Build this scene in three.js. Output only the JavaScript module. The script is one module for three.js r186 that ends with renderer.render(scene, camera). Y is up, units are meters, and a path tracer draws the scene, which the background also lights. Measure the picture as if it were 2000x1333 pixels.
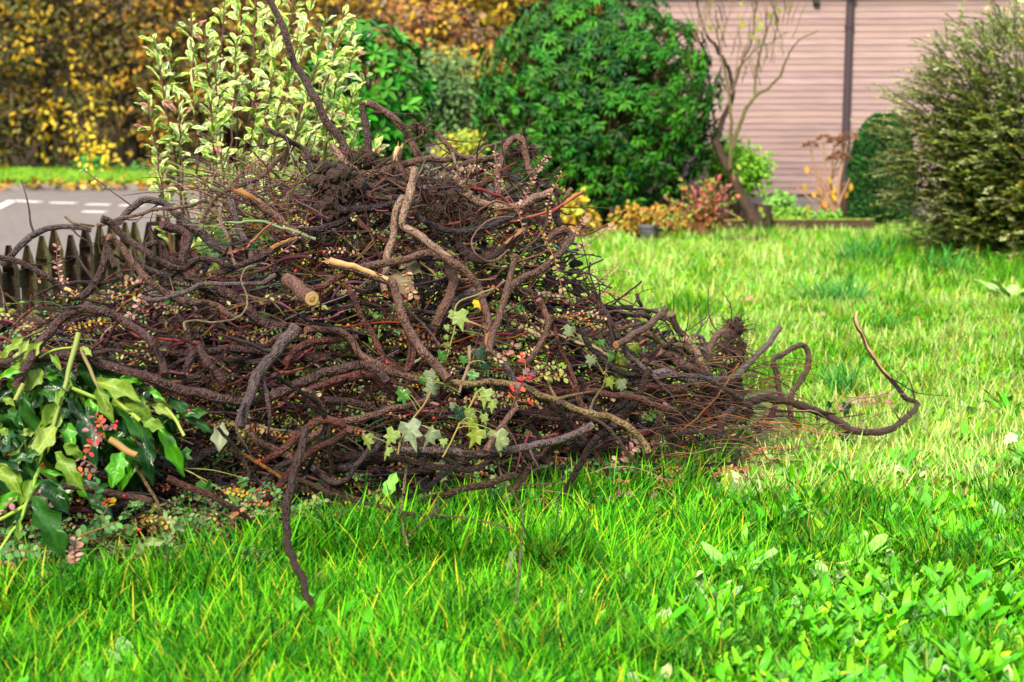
import * as THREE from 'three';
import { ImprovedNoise } from 'three/addons/math/ImprovedNoise.js';

// ---------- camera, sky, sun, exposure ----------
const scene = new THREE.Scene();
const FOCAL = 2778, PITCH = 8.53 * Math.PI / 180, EYE = 1.0;        // pixels of the 2000 px wide photograph; eye one metre above the lawn
const camera = new THREE.PerspectiveCamera(27, 1.5, 0.1, 600);
camera.position.set(0, EYE, 0);
camera.lookAt(0, EYE - Math.tan(PITCH), -1);
camera.focus = 3.75;
camera.userData.fStop = 4.2;
const renderer = new THREE.WebGLRenderer({ antialias: true });
renderer.toneMapping = THREE.LinearToneMapping;
renderer.toneMappingExposure = 1.88;
renderer.shadowMap.enabled = true;
renderer.setSize(1024, 682);
{ // overcast sky: brightest overhead, one third as bright at the horizon
  const w = 64, h = 64, d = new Float32Array(w * h * 4);
  for (let y = 0; y < h; y++) for (let x = 0; x < w; x++) {
    const el = ((y + 0.5) / h - 0.5) * Math.PI, s = Math.max(0, Math.sin(el)), k = 0.07 + 1.4 * Math.pow(s, 1.5), o = (y * w + x) * 4;
    d[o] = k; d[o + 1] = k; d[o + 2] = k * 1.01; d[o + 3] = 1;
  }
  const t = new THREE.DataTexture(d, w, h, THREE.RGBAFormat, THREE.FloatType);
  t.mapping = THREE.EquirectangularReflectionMapping; t.magFilter = THREE.LinearFilter; t.needsUpdate = true;
  scene.background = t; scene.environment = t;
}
const sun = new THREE.DirectionalLight(0xffefd8, 3.7);
sun.position.set(-4, 9, 5.5); sun.target.position.set(0, 0, -5); sun.castShadow = true;
sun.shadow.radius = 26; sun.shadow.mapSize.set(2048, 2048);
Object.assign(sun.shadow.camera, { left: -14, right: 14, top: 14, bottom: -14, near: 0.5, far: 50 });
scene.add(sun, sun.target);

// ---------- helpers ----------
let seedNow = 12345;
const rnd = () => { seedNow = (seedNow + 0x6d2b79f5) | 0; let t = Math.imul(seedNow ^ (seedNow >>> 15), 1 | seedNow); t = (t + Math.imul(t ^ (t >>> 7), 61 | t)) ^ t; return ((t ^ (t >>> 14)) >>> 0) / 4294967296; };
const reseed = (n) => { seedNow = n; };
const rr = (a, b) => a + (b - a) * rnd();
const pick = (a) => a[Math.floor(rnd() * a.length)];
const lerp = (a, b, t) => a + (b - a) * t, clamp = (x, a, b) => Math.min(b, Math.max(a, x));
const perlin = new ImprovedNoise();
const N3 = (x, y, z) => perlin.noise(x, y, z);
const fbm = (x, y, z, o = 4) => { let s = 0, a = 0.5; for (let i = 0; i < o; i++) { s += a * N3(x, y, z); x *= 2.03; y *= 2.03; z *= 2.03; a *= 0.5; } return s; };
const V = (x, y, z) => new THREE.Vector3(x, y, z);
const gauss = () => (rnd() + rnd() + rnd() + rnd() - 2) * 1.0;
const rdir = () => { const v = V(gauss(), gauss(), gauss()); return v.lengthSq() < 1e-6 ? V(0, 1, 0) : v.normalize(); };
const SP = Math.sin(PITCH), CP = Math.cos(PITCH);
const ray = (px, py) => { const x = (px - 1000) / FOCAL, y = (666.5 - py) / FOCAL; return V(x, -SP + y * CP, -CP - y * SP); };
const at = (px, py, d) => { const r = ray(px, py), k = d / -r.z; return V(r.x * k, EYE + r.y * k, -d); };                  // the point that far off, along a line of sight
const groundAt = (px, py) => { const r = ray(px, py), k = EYE / -r.y; return V(r.x * k, 0, r.z * k); };
const toPx = (v) => { const y = v.y - EYE, f = -v.z * CP - y * SP, u = -v.z * -SP + 0; const up = y * CP + -v.z * SP; return [1000 + v.x / f * FOCAL, 666.5 - up / f * FOCAL]; };
const piece = (tab, x) => { if (x <= tab[0][0]) return tab[0][1]; for (let i = 1; i < tab.length; i++) if (x <= tab[i][0]) return lerp(tab[i - 1][1], tab[i][1], (x - tab[i - 1][0]) / (tab[i][0] - tab[i - 1][0])); return tab[tab.length - 1][1]; };

const counts = new Map();
const numbered = (name) => { const n = counts.get(name) ?? 0; counts.set(name, n + 1); return n ? name + '_' + String(n).padStart(3, '0') : name; };
function tag(o, label, category, group, kind) { o.userData.label = label; if (category) o.userData.category = category; if (group) o.userData.group = group; if (kind) o.userData.kind = kind; return o; }
function thing(name, label, category, p = V(0, 0, 0), turn = 0, group) { const o = new THREE.Group(); o.name = numbered(name); o.position.copy(p); o.rotation.y = turn; scene.add(o); return tag(o, label, category, group); }
function mesh(name, geo, mat, parent) { const m = new THREE.Mesh(geo, mat); m.name = parent ? name : numbered(name); m.castShadow = m.receiveShadow = true; (parent ?? scene).add(m); return m; }

// collects tubes, leaves and other triangles into one geometry
class MB {
  constructor() { this.p = []; this.n = []; this.c = []; this.u = []; this.i = []; }
  get count() { return this.p.length / 3; }
  v(x, y, z, nx, ny, nz, r, g, b, u = 0, w = 0) { this.p.push(x, y, z); this.n.push(nx, ny, nz); this.c.push(r, g, b); this.u.push(u, w); }
  tube(ctrl, r0, r1, o = {}) {
    const curve = new THREE.CatmullRomCurve3(ctrl, false, 'centripetal'), L = curve.getLength();
    const step = o.step ?? Math.max(0.006, Math.min(0.03, Math.max(r0, r1) * 1.1)), n = clamp(Math.ceil(L / step), 2, o.most ?? 140), m = o.rad ?? 8, lump = o.lump ?? 0.12, col = o.col ?? [1, 1, 1], seed = rnd() * 100;
    let pts = [], kink = o.kink ?? 0;
    for (let i = 0; i <= n; i++) { const q = curve.getPointAt(i / n); if (kink) { const s = i / n * L; q.x += kink * fbm(s * 14, seed, 1, 3); q.y += kink * fbm(s * 14, seed, 5, 3); q.z += kink * fbm(s * 14, seed, 9, 3); } pts.push(q); }
    let T = V(), Nn = V(), prevT = null, B = V();
    const base = this.count, caps = o.caps ?? true, ring = [];
    for (let i = 0; i <= n; i++) {
      T.subVectors(pts[Math.min(n, i + 1)], pts[Math.max(0, i - 1)]).normalize();
      if (!prevT) { Nn.copy(Math.abs(T.y) < 0.9 ? V(0, 1, 0) : V(1, 0, 0)); Nn.addScaledVector(T, -Nn.dot(T)).normalize(); prevT = V(); }
      else { Nn.addScaledVector(T, -Nn.dot(T)).normalize(); }
      prevT.copy(T); B.crossVectors(T, Nn);
      const t = i / n, s = t * L; let r = o.rf ? o.rf(t) : lerp(r0, r1, o.pow ? Math.pow(t, o.pow) : t);
      r *= 1 + lump * (fbm(s * 16, seed, 0, 2) * 1.6 + Math.max(0, N3(s * 30, seed, 7) - 0.45) * 1.6);
      for (let j = 0; j <= m; j++) {
        const a = (j % m) / m * Math.PI * 2, ca = Math.cos(a), sa = Math.sin(a), q = r * (1 + lump * 0.8 * N3(ca * 1.6 + seed, sa * 1.6, s * 22));
        const nx = Nn.x * ca + B.x * sa, ny = Nn.y * ca + B.y * sa, nz = Nn.z * ca + B.z * sa;
        const k = o.vary ? 1 + o.vary * fbm(ca + seed, sa, s * 9, 2) : 1;
        this.v(pts[i].x + nx * q, pts[i].y + ny * q, pts[i].z + nz * q, nx, ny, nz, col[0] * k, col[1] * k, col[2] * k, j / m * (o.us ?? 1), s / 0.11 + seed);
      }
    }
    const w = m + 1;
    for (let i = 0; i < n; i++) for (let j = 0; j < m; j++) { const a = base + i * w + j; this.i.push(a, a + 1, a + w, a + 1, a + w + 1, a + w); }
    if (caps) for (const e of [0, n]) {
      const d = V().subVectors(pts[e], pts[e ? n - 1 : 1]).normalize(), k = this.count, cc = o.capCol ?? col;
      this.v(pts[e].x, pts[e].y, pts[e].z, d.x, d.y, d.z, ...cc, 0.5, 0.5);
      for (let j = 0; j <= m; j++) { const q = (base + e * w + j) * 3; this.v(this.p[q], this.p[q + 1], this.p[q + 2], d.x, d.y, d.z, ...cc, 0.5, 0.5); }
      for (let j = 0; j < m; j++) e ? this.i.push(k, k + 1 + j, k + 2 + j) : this.i.push(k, k + 2 + j, k + 1 + j);
    }
    this.last = pts; return this;
  }
  leaf(T, b, d, nHint, L, W, col) {   // template T has its base at 0, runs along y, faces z
    const y = d, x = V().crossVectors(y, nHint); if (x.lengthSq() < 1e-8) x.set(1, 0, 0); x.normalize(); const z = V().crossVectors(x, y);
    const base = this.count, P = T.p, Q = T.n, C = T.c;
    for (let i = 0; i < P.length; i += 3) {
      const a = P[i] * W, e = P[i + 1] * L, f = P[i + 2] * L, g = Q[i] / W, h = Q[i + 1] / L, k = Q[i + 2] / L; let nx = x.x * g + y.x * h + z.x * k, ny = x.y * g + y.y * h + z.y * k, nz = x.z * g + y.z * h + z.z * k; const l = Math.hypot(nx, ny, nz) || 1;
      this.v(b.x + x.x * a + y.x * e + z.x * f, b.y + x.y * a + y.y * e + z.y * f, b.z + x.z * a + y.z * e + z.z * f, nx / l, ny / l, nz / l, C[i] * col[0], C[i + 1] * col[1], C[i + 2] * col[2], P[i] + 0.5, P[i + 1]);
    }
    for (const k of T.i) this.i.push(base + k);
    return this;
  }
  geo(g0, m4, col) {
    const g = g0.index ? g0 : g0, P = g.attributes.position, Q = g.attributes.normal, U = g.attributes.uv, base = this.count, q = V(), nm = new THREE.Matrix3().getNormalMatrix(m4);
    for (let i = 0; i < P.count; i++) { q.fromBufferAttribute(P, i).applyMatrix4(m4); const a = q.x, b = q.y, c = q.z; q.fromBufferAttribute(Q, i).applyMatrix3(nm).normalize(); this.v(a, b, c, q.x, q.y, q.z, ...col, U ? U.getX(i) : 0, U ? U.getY(i) : 0); }
    if (g.index) for (let i = 0; i < g.index.count; i++) this.i.push(base + g.index.getX(i)); else for (let i = 0; i < P.count; i++) this.i.push(base + i);
    return this;
  }
  geometry(origin) {
    const g = new THREE.BufferGeometry(), p = new Float32Array(this.p);
    if (origin) for (let i = 0; i < p.length; i += 3) { p[i] -= origin.x; p[i + 1] -= origin.y; p[i + 2] -= origin.z; }
    g.setAttribute('position', new THREE.BufferAttribute(p, 3)); g.setAttribute('normal', new THREE.BufferAttribute(new Float32Array(this.n), 3));
    g.setAttribute('color', new THREE.BufferAttribute(new Float32Array(this.c), 3)); g.setAttribute('uv', new THREE.BufferAttribute(new Float32Array(this.u), 2));
    g.setIndex(new THREE.BufferAttribute(new Uint32Array(this.i), 1)); return g;
  }
  build(name, mat, parent) { const o = parent && parent.position.lengthSq() > 0 ? parent.position : null; return mesh(name, this.geometry(o), mat, parent); }
}
// a leaf: rows along it, cols across it, half-width profile, fold along the midrib, droop, wave; colour by place on the leaf (print, not light)
function leafTemplate({ rows = 6, cols = 4, shape = (t) => Math.pow(Math.sin(Math.PI * Math.min(1, t * 0.97 + 0.03)), 0.8), fold = 0.25, droop = 0.25, wave = 0, color = () => [1, 1, 1] }) {
  const g = new THREE.BufferGeometry(), p = [], c = [], idx = [], ph = rnd() * 9;
  for (let i = 0; i <= rows; i++) for (let j = 0; j <= cols; j++) {
    const t = i / rows, s = j / cols * 2 - 1, w = 0.5 * Math.max(0.015, shape(t));
    p.push(s * w * (1 + 0.12 * wave * Math.sin(t * 17 + ph + s)), t, fold * Math.abs(s) * w * 0.5 - droop * t * t * 0.5 + wave * 0.05 * Math.sin(t * 11 + ph + s * 2) * Math.abs(s)); c.push(...color(s, t));
  }
  for (let i = 0; i < rows; i++) for (let j = 0; j < cols; j++) { const a = i * (cols + 1) + j, b = a + cols + 1; idx.push(a, a + 1, b, a + 1, b + 1, b); }
  g.setAttribute('position', new THREE.Float32BufferAttribute(p, 3)); g.setIndex(idx); g.computeVertexNormals();
  return { p, n: Array.from(g.attributes.normal.array), c, i: idx };
}
const ell = (k = 0.7) => (t) => Math.pow(Math.sin(Math.PI * clamp(t, 0.02, 0.985)), k);
const obovate = (t) => Math.pow(Math.sin(Math.PI * Math.pow(clamp(t, 0.02, 0.985), 1.35)), 0.7);
const lance = (t) => Math.pow(Math.sin(Math.PI * Math.pow(clamp(t, 0.02, 0.99), 0.75)), 0.95);
const templateGeo = new Map();
function geoOf(T, col) {  // shared geometry of one template in one colour
  const k = col.join(); let m = templateGeo.get(T); if (!m) templateGeo.set(T, m = new Map());
  if (!m.has(k)) m.set(k, new MB().leaf(T, V(0, 0, 0), V(0, 1, 0), V(0, 0, 1), 1, 1, col).geometry());
  return m.get(k);
}
const basisM = new THREE.Matrix4();
function placeLeaf(name, T, b, d, n, L, W, col, mat, parent) {
  const m = mesh(name, geoOf(T, col), mat, parent), x = V().crossVectors(d, n); if (x.lengthSq() < 1e-8) x.set(1, 0, 0); x.normalize(); const z = V().crossVectors(x, d);
  m.position.copy(b).sub(parent.position); m.quaternion.setFromRotationMatrix(basisM.makeBasis(x, d, z)); m.scale.set(W, L, L); return m;
}
// leaves of one plant: those that show largest as parts, the rest joined
function foliage(parent, leaves, mat, most = 300, name = 'leaf', rest = 'leaves') {
  const eye = camera.position; for (const l of leaves) l.k = l.L * l.W / l.b.distanceToSquared(eye) * (l.k0 ?? 1);
  leaves.sort((a, b) => b.k - a.k);
  leaves.slice(0, most).forEach((l) => placeLeaf(name, l.T, l.b, l.d, l.n, l.L, l.W, l.c, mat, parent));
  if (leaves.length > most) { const mb = new MB(); for (const l of leaves.slice(most)) mb.leaf(l.T, l.b, l.d, l.n, l.L, l.W, l.c); const m = mb.build(rest, mat, parent); m.userData.kind = 'stuff'; }
}

// ---------- textures and materials ----------
function tex(w, h, f, srgb = false) {
  const d = new Uint8Array(w * h * 4);
  for (let y = 0; y < h; y++) for (let x = 0; x < w; x++) { const c = f(x / w, y / h), o = (y * w + x) * 4; for (let k = 0; k < 3; k++) d[o + k] = clamp(Math.round(255 * (Array.isArray(c) ? c[k] : c)), 0, 255); d[o + 3] = 255; }
  const t = new THREE.DataTexture(d, w, h); t.wrapS = t.wrapT = THREE.RepeatWrapping; t.magFilter = THREE.LinearFilter; t.minFilter = THREE.LinearMipmapLinearFilter; t.generateMipmaps = true; if (srgb) t.colorSpace = THREE.SRGBColorSpace; t.needsUpdate = true; return t;
}
const wrapN = (u, v, ku, kv, z, o = 4) => { // noise that closes round u and v
  const a = u * 2 * Math.PI, b = v * 2 * Math.PI; return fbm(Math.cos(a) * ku + 3.1 * z, Math.sin(a) * ku + Math.cos(b) * kv, Math.sin(b) * kv + z * 7.7, o);
};
const barkH = (u, v) => { const r = 1 - Math.abs(wrapN(u, v, 1.7, 0.9, 1, 3)) * 4.2, g = wrapN(u, v, 2.2, 4.5, 2, 3), f = wrapN(u, v, 5, 7, 3, 3); return clamp(0.5 + 0.34 * r + 0.75 * g + 0.5 * f, 0, 1); };
const barkBump = tex(256, 256, (u, v) => barkH(u, v));
const barkMap = tex(256, 256, (u, v) => { const h = barkH(u, v), p = wrapN(u, v, 1.2, 1.4, 9, 3), spot = Math.max(0, wrapN(u, v, 5, 7, 14, 2) - 0.26) * 3.2; const k = 0.16 + 0.8 * h; return [k * (1 + 0.35 * p) + spot * 0.7, k * (1 + 0.02 * p) + spot * 0.6, k * (1 - 0.3 * p) + spot * 0.52]; });
const woodMap = tex(256, 256, (u, v) => { const g = wrapN(u, v, 5, 0.5, 4, 3), s = wrapN(u, v, 1.2, 0.7, 6, 3); const k = 0.8 + 0.35 * g + 0.3 * s; return [k, k * 0.98, k * 0.96]; });
const grain = tex(256, 256, (u, v) => { const k = 0.72 + 0.5 * wrapN(u, v, 3, 3, 21, 4) + 0.28 * (rnd() - 0.5); return [k, k, k]; });
const soilMap = tex(256, 256, (u, v) => { const k = 0.6 + 0.8 * wrapN(u, v, 4, 4, 31, 5) + 0.2 * (rnd() - 0.5); return [k, k * 0.97, k * 0.93]; });
// veins and blotches of a broad leaf, as printed on its skin
const vein = (u, v) => { const s = Math.abs(u - 0.5) * 2, q = (v - s * 0.22) * 9, f = Math.abs(q - Math.floor(q) - 0.5) * 2; return Math.max(Math.exp(-s * s * 900), 0.55 * Math.exp(-(1 - f) * (1 - f) * 90) * (1 - s)); };
const leafMap = tex(128, 256, (u, v) => { const b = fbm(u * 5, v * 9, 3, 3), spot = fbm(u * 14, v * 26, 8, 2) > 0.36 ? 0.45 : 1, k = (0.72 + 0.45 * b + 0.34 * vein(u, v)) * spot; return [k * (1 + 0.25 * b), k, k * (0.95 - 0.2 * b)]; });
const leafBump = tex(128, 256, (u, v) => clamp(0.6 - 0.5 * vein(u, v) + 0.5 * fbm(u * 7, v * 12, 5, 3), 0, 1));
const S = (o) => new THREE.MeshStandardMaterial({ vertexColors: true, side: THREE.DoubleSide, ...o });
const P = (o) => new THREE.MeshPhysicalMaterial({ vertexColors: true, side: THREE.DoubleSide, ...o });
const M = {
  bark: P({ map: barkMap, bumpMap: barkBump, bumpScale: 0.007, roughness: 0.34, specularIntensity: 0.6 }),
  twig: P({ roughness: 0.6, specularIntensity: 0.25 }),
  cut: S({ map: woodMap, roughness: 0.75 }),
  soil: S({ map: soilMap, bumpMap: soilMap, bumpScale: 0.01, roughness: 0.85 }),
  gloss: P({ roughness: 0.34, specularIntensity: 0.8 }),
  leaf: P({ roughness: 0.42, specularIntensity: 0.35 }),
  thin: P({ roughness: 1, transmission: 0.3, thickness: 0, clearcoat: 0.35, clearcoatRoughness: 0.35 }),
  grass: P({ roughness: 1, transmission: 0.22, thickness: 0, clearcoat: 0.1, clearcoatRoughness: 0.28, specularIntensity: 0.2 }),
  laurel: P({ map: leafMap, bumpMap: leafBump, bumpScale: 0.0012, roughness: 0.3, specularIntensity: 1 }),
  under: P({ map: leafMap, bumpMap: leafBump, bumpScale: 0.0012, roughness: 0.42, specularIntensity: 0.6 }),
  weed: P({ roughness: 0.36, specularIntensity: 0.4 }),
  far: S({ roughness: 0.7 }),
  berry: S({ roughness: 0.25 }),
  flower: S({ roughness: 0.7 }),
  plank: S({ map: woodMap, roughness: 0.7 }),
  paint: S({ roughness: 0.5 }),
  fence: S({ map: barkMap, bumpMap: barkBump, bumpScale: 0.003, roughness: 0.85 }),
};
// ---------- the setting ----------
function sheet(name, label, x0, x1, z0, z1, y, nx, nz, mat, colF, hF = () => 0, uvs = 1) {
  const mb = new MB(), H = (x, z) => y + hF(x, z);
  for (let j = 0; j <= nz; j++) for (let i = 0; i <= nx; i++) {
    const x = lerp(x0, x1, i / nx), z = lerp(z0, z1, j / nz), e = 0.05, n = V(H(x - e, z) - H(x + e, z), 2 * e, H(x, z - e) - H(x, z + e)).normalize();
    mb.v(x, H(x, z), z, n.x, n.y, n.z, ...colF(x, z), x * uvs, z * uvs);
  }
  for (let j = 0; j < nz; j++) for (let i = 0; i < nx; i++) { const a = j * (nx + 1) + i, b = a + nx + 1; mb.i.push(a, b, a + 1, a + 1, b, b + 1); }
  return tag(mb.build(name, mat), label, null, null, 'structure');
}
const gMat = S({ map: soilMap, roughness: 0.95 }), roadMat = S({ map: grain, bumpMap: grain, bumpScale: 0.004, roughness: 0.6 });
sheet('ground', 'flat dark earth reaching far beyond the garden', -250, 250, -300, 30, -0.06, 4, 4, gMat, () => [0.07, 0.06, 0.03]);
const lawnH = (x, z) => 0.02 * N3(x * 0.7, 3, z * 0.7) + 0.008 * N3(x * 3, 8, z * 3);
sheet('lawn', 'mossy green lawn with pale cut patches around the brush heap', -2.3, 9, -15.3, 0.5, 0, 114, 160, S({ map: soilMap, roughness: 0.9 }), (x, z) => { const k = 0.8 + 0.5 * fbm(x * 1.5, 2, z * 1.5); return [0.11 * k, 0.19 * k, 0.03 * k]; }, lawnH, 1.5);
sheet('road', 'grey asphalt road and parking bays beyond the picket fence', -40, -2.3, -24.2, -2, -0.03, 20, 20, roadMat, (x, z) => { const k = 1 + 0.25 * fbm(x * 0.4, 5, z * 0.8); return [0.21 * k, 0.18 * k, 0.172 * k]; }, () => 0, 0.8);
const verge = sheet('verge', 'bright green grass verge along the far road edge', -40, 3, -34, -24.2, 0.05, 60, 20, gMat, () => [0.09, 0.3, 0.02], (x, z) => 0.03 * N3(x, 1, z));
{ // kerb of the verge
  const mb = new MB(); for (let x = -40; x < 3; x += 0.9) mb.geo(new THREE.BoxGeometry(0.893, 0.12, 0.12), new THREE.Matrix4().makeTranslation(x + 0.45, 0.0, -24.14), [0.25, 0.23, 0.22]);
  tag(mb.build('kerb', M.far), 'low kerb between the road and the far verge', null, null, 'structure');
}
sheet('hill', 'leaf covered slope rising behind the autumn trees', -60, 40, -80, -36, 0.1, 40, 30, gMat, (x, z) => { const k = 0.6 + 0.8 * fbm(x * 0.3, 9, z * 0.3) + 0.3; return [0.06 * k, 0.038 * k, 0.012 * k]; }, (x, z) => 0.42 * (-36 - z) + 0.6 * N3(x * 0.2, 4, z * 0.2));
// painted bay lines, each a thin sheet on the road
function marking(label, pts, w) {
  const sh = new MB(), q = pts.map(([x, y]) => groundAt(x, y));
  for (let i = 0; i + 1 < q.length; i++) { const d = V().subVectors(q[i + 1], q[i]), L = d.length(), mid = V().addVectors(q[i], q[i + 1]).multiplyScalar(0.5); sh.geo(new THREE.BoxGeometry(L, 0.006, w), new THREE.Matrix4().makeRotationY(Math.atan2(-d.z, d.x)).setPosition(mid.x, -0.026 + i * 0.003, mid.z), [0.78, 0.74, 0.72]); }
  tag(sh.build('road_marking', M.far), label, null, 'painted bay lines on the road', 'structure');
}
marking('white corner line of a bay nearest the frame edge', [[-8, 403], [23, 388]], 0.12);
marking('long white bay line running from the corner', [[23, 388], [77, 391]], 0.12);
for (const [a, b, y, n] of [[99, 149, 392, 'first dash after the corner line'], [169, 215, 395, 'second dash after the corner line'], [235, 281, 397, 'third dash after the corner line'], [302, 346, 399, 'fourth dash after the corner line'], [163, 205, 409, 'lone dash in front of the dashed bay line']]) marking('short white ' + n, [[a, y], [b, y + 1]], 0.12);
const bedM = S({ map: soilMap, bumpMap: soilMap, bumpScale: 0.02, roughness: 0.95 });
sheet('flower_bed', 'dark soil bed along the foot of the clad wall', -0.4, 6.4, -15.3, -14.25, 0.05, 60, 14, bedM, () => [0.06, 0.04, 0.025], (x, z) => 0.04 * fbm(x * 2, 1, z * 2));

// ---------- clad house ----------
{
  const turn = 0.055, house = thing('clad_house', 'house wall of pinkish horizontal timber boards with a brown downpipe', 'house', V(4, 0, -15.55), -turn);
  const X0 = -2.9, X1 = 6, white = [0.50, 0.36, 0.385];
  const box = (name, mat, col, x0, x1, y0, y1, z0, z1, par = house) => mesh(name, new MB().geo(new THREE.BoxGeometry(x1 - x0, y1 - y0, z1 - z0), new THREE.Matrix4().makeTranslation((x0 + x1) / 2, (y0 + y1) / 2, (z0 + z1) / 2), col).geometry(), mat, par);
  box('wall', M.far, [0.10, 0.06, 0.055], X0, X1, 0.28, 2.62, -4, -0.03);
  box('plinth', S({ map: grain, roughness: 0.9 }), [0.30, 0.28, 0.29], X0, X1, -0.1, 0.28, -4, 0.0);
  const seam = 2.55, pitch = 0.0695, profile = (L, tone) => { // a lapped board: thicker lower edge, rounded nose
    const s = new THREE.Shape(); s.moveTo(-0.03, 0); s.lineTo(0.012, 0); s.lineTo(0.022, 0); s.quadraticCurveTo(0.03, 0.004, 0.028, 0.011); s.lineTo(0.004, pitch - 0.007); s.lineTo(-0.03, pitch - 0.007); s.closePath();
    const g = new THREE.ExtrudeGeometry(s, { depth: L, bevelEnabled: false, curveSegments: 3 }), mb = new MB().geo(g, new THREE.Matrix4().makeRotationY(Math.PI / 2), tone);
    for (let i = 0; i < mb.u.length / 2; i++) { mb.u[2 * i] = (mb.p[3 * i + 1] + mb.p[3 * i + 2]) * 4 + tone[0] * 9; mb.u[2 * i + 1] = mb.p[3 * i] * 0.6 + tone[0] * 20; } return mb.geometry();
  };
  const tones = [0.9, 0.97, 1.03, 1.1].map((k, i) => [white[0] * k, white[1] * k * (1 + 0.02 * (i % 2)), white[2] * k * (1 - 0.03 * (i % 3))]);
  const A = tones.map((t) => profile(seam - 0.003 - X0, t)), Bg = tones.map((t) => profile(X1 - seam - 0.003, t));
  for (let k = 0; k < 33; k++) { const i = Math.floor(rnd() * 4); for (const [g, x] of [[A, X0], [Bg, seam + 0.003]]) { const m = mesh('plank', g[(i + (x > 0 ? 1 : 0)) % 4], M.plank, house); m.position.set(x, 0.285 + k * pitch, 0); } }
  const pm = S({ roughness: 0.35 }), pc = [0.065, 0.052, 0.066];
  const px = 0 + (at(1658, 250, 15.4).x - 4); // the downpipe
  const dp = mesh('downpipe', new MB().tube([V(px, 0.35, 0.075), V(px, 1.2, 0.075), V(px, 2.28, 0.075)], 0.044, 0.044, { lump: 0, rad: 16, step: 0.3, col: pc }).tube([V(px, 2.27, 0.075), V(px, 2.34, 0.085), V(px, 2.42, 0.15)], 0.043, 0.043, { lump: 0, rad: 16, step: 0.03, col: pc }).geometry(), pm, house);
  for (const y of [0.9, 2.07]) mesh('pipe_collar', new MB().tube([V(px, y - 0.02, 0.075), V(px, y + 0.02, 0.075)], 0.052, 0.052, { lump: 0, rad: 16, step: 0.05, col: [0.07, 0.04, 0.05] }).geometry(), pm, house);
  mesh('pipe_boot', new MB().tube([V(px, -0.02, 0.075), V(px, 0.2, 0.075), V(px, 0.36, 0.075)], 0.056, 0.05, { lump: 0.08, rad: 14, step: 0.05, col: [0.10, 0.055, 0.05] }).geometry(), pm, house);
  const sh = new THREE.Shape(); sh.absarc(0, 0, 0.07, Math.PI, 2 * Math.PI); sh.lineTo(0.062, 0); sh.absarc(0, 0, 0.062, 2 * Math.PI, Math.PI, true);
  mesh('gutter', new MB().geo(new THREE.ExtrudeGeometry(sh, { depth: X1 - X0 + 0.3, bevelEnabled: false, curveSegments: 8 }), new THREE.Matrix4().makeRotationY(Math.PI / 2).setPosition(X0 - 0.15, 2.53, 0.16), pc).geometry(), pm, house);
  box('fascia', M.paint, [0.12, 0.08, 0.085], X0 - 0.15, X1 + 0.15, 2.55, 2.72, 0.03, 0.06);
  mesh('roof', new MB().geo(new THREE.BoxGeometry(X1 - X0 + 0.3, 0.06, 3.2), new THREE.Matrix4().makeRotationX(0.5).setPosition((X0 + X1) / 2, 3.5, -1.38), [0.12, 0.07, 0.06]).geometry(), M.far, house);
  const bx = at(1600, 12, 15.4).x - 4; // small dark bracket under the eaves
  box('bracket', M.paint, [0.03, 0.025, 0.025], bx - 0.03, bx + 0.03, 2.31, 2.375, 0.02, 0.1);
}

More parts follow.
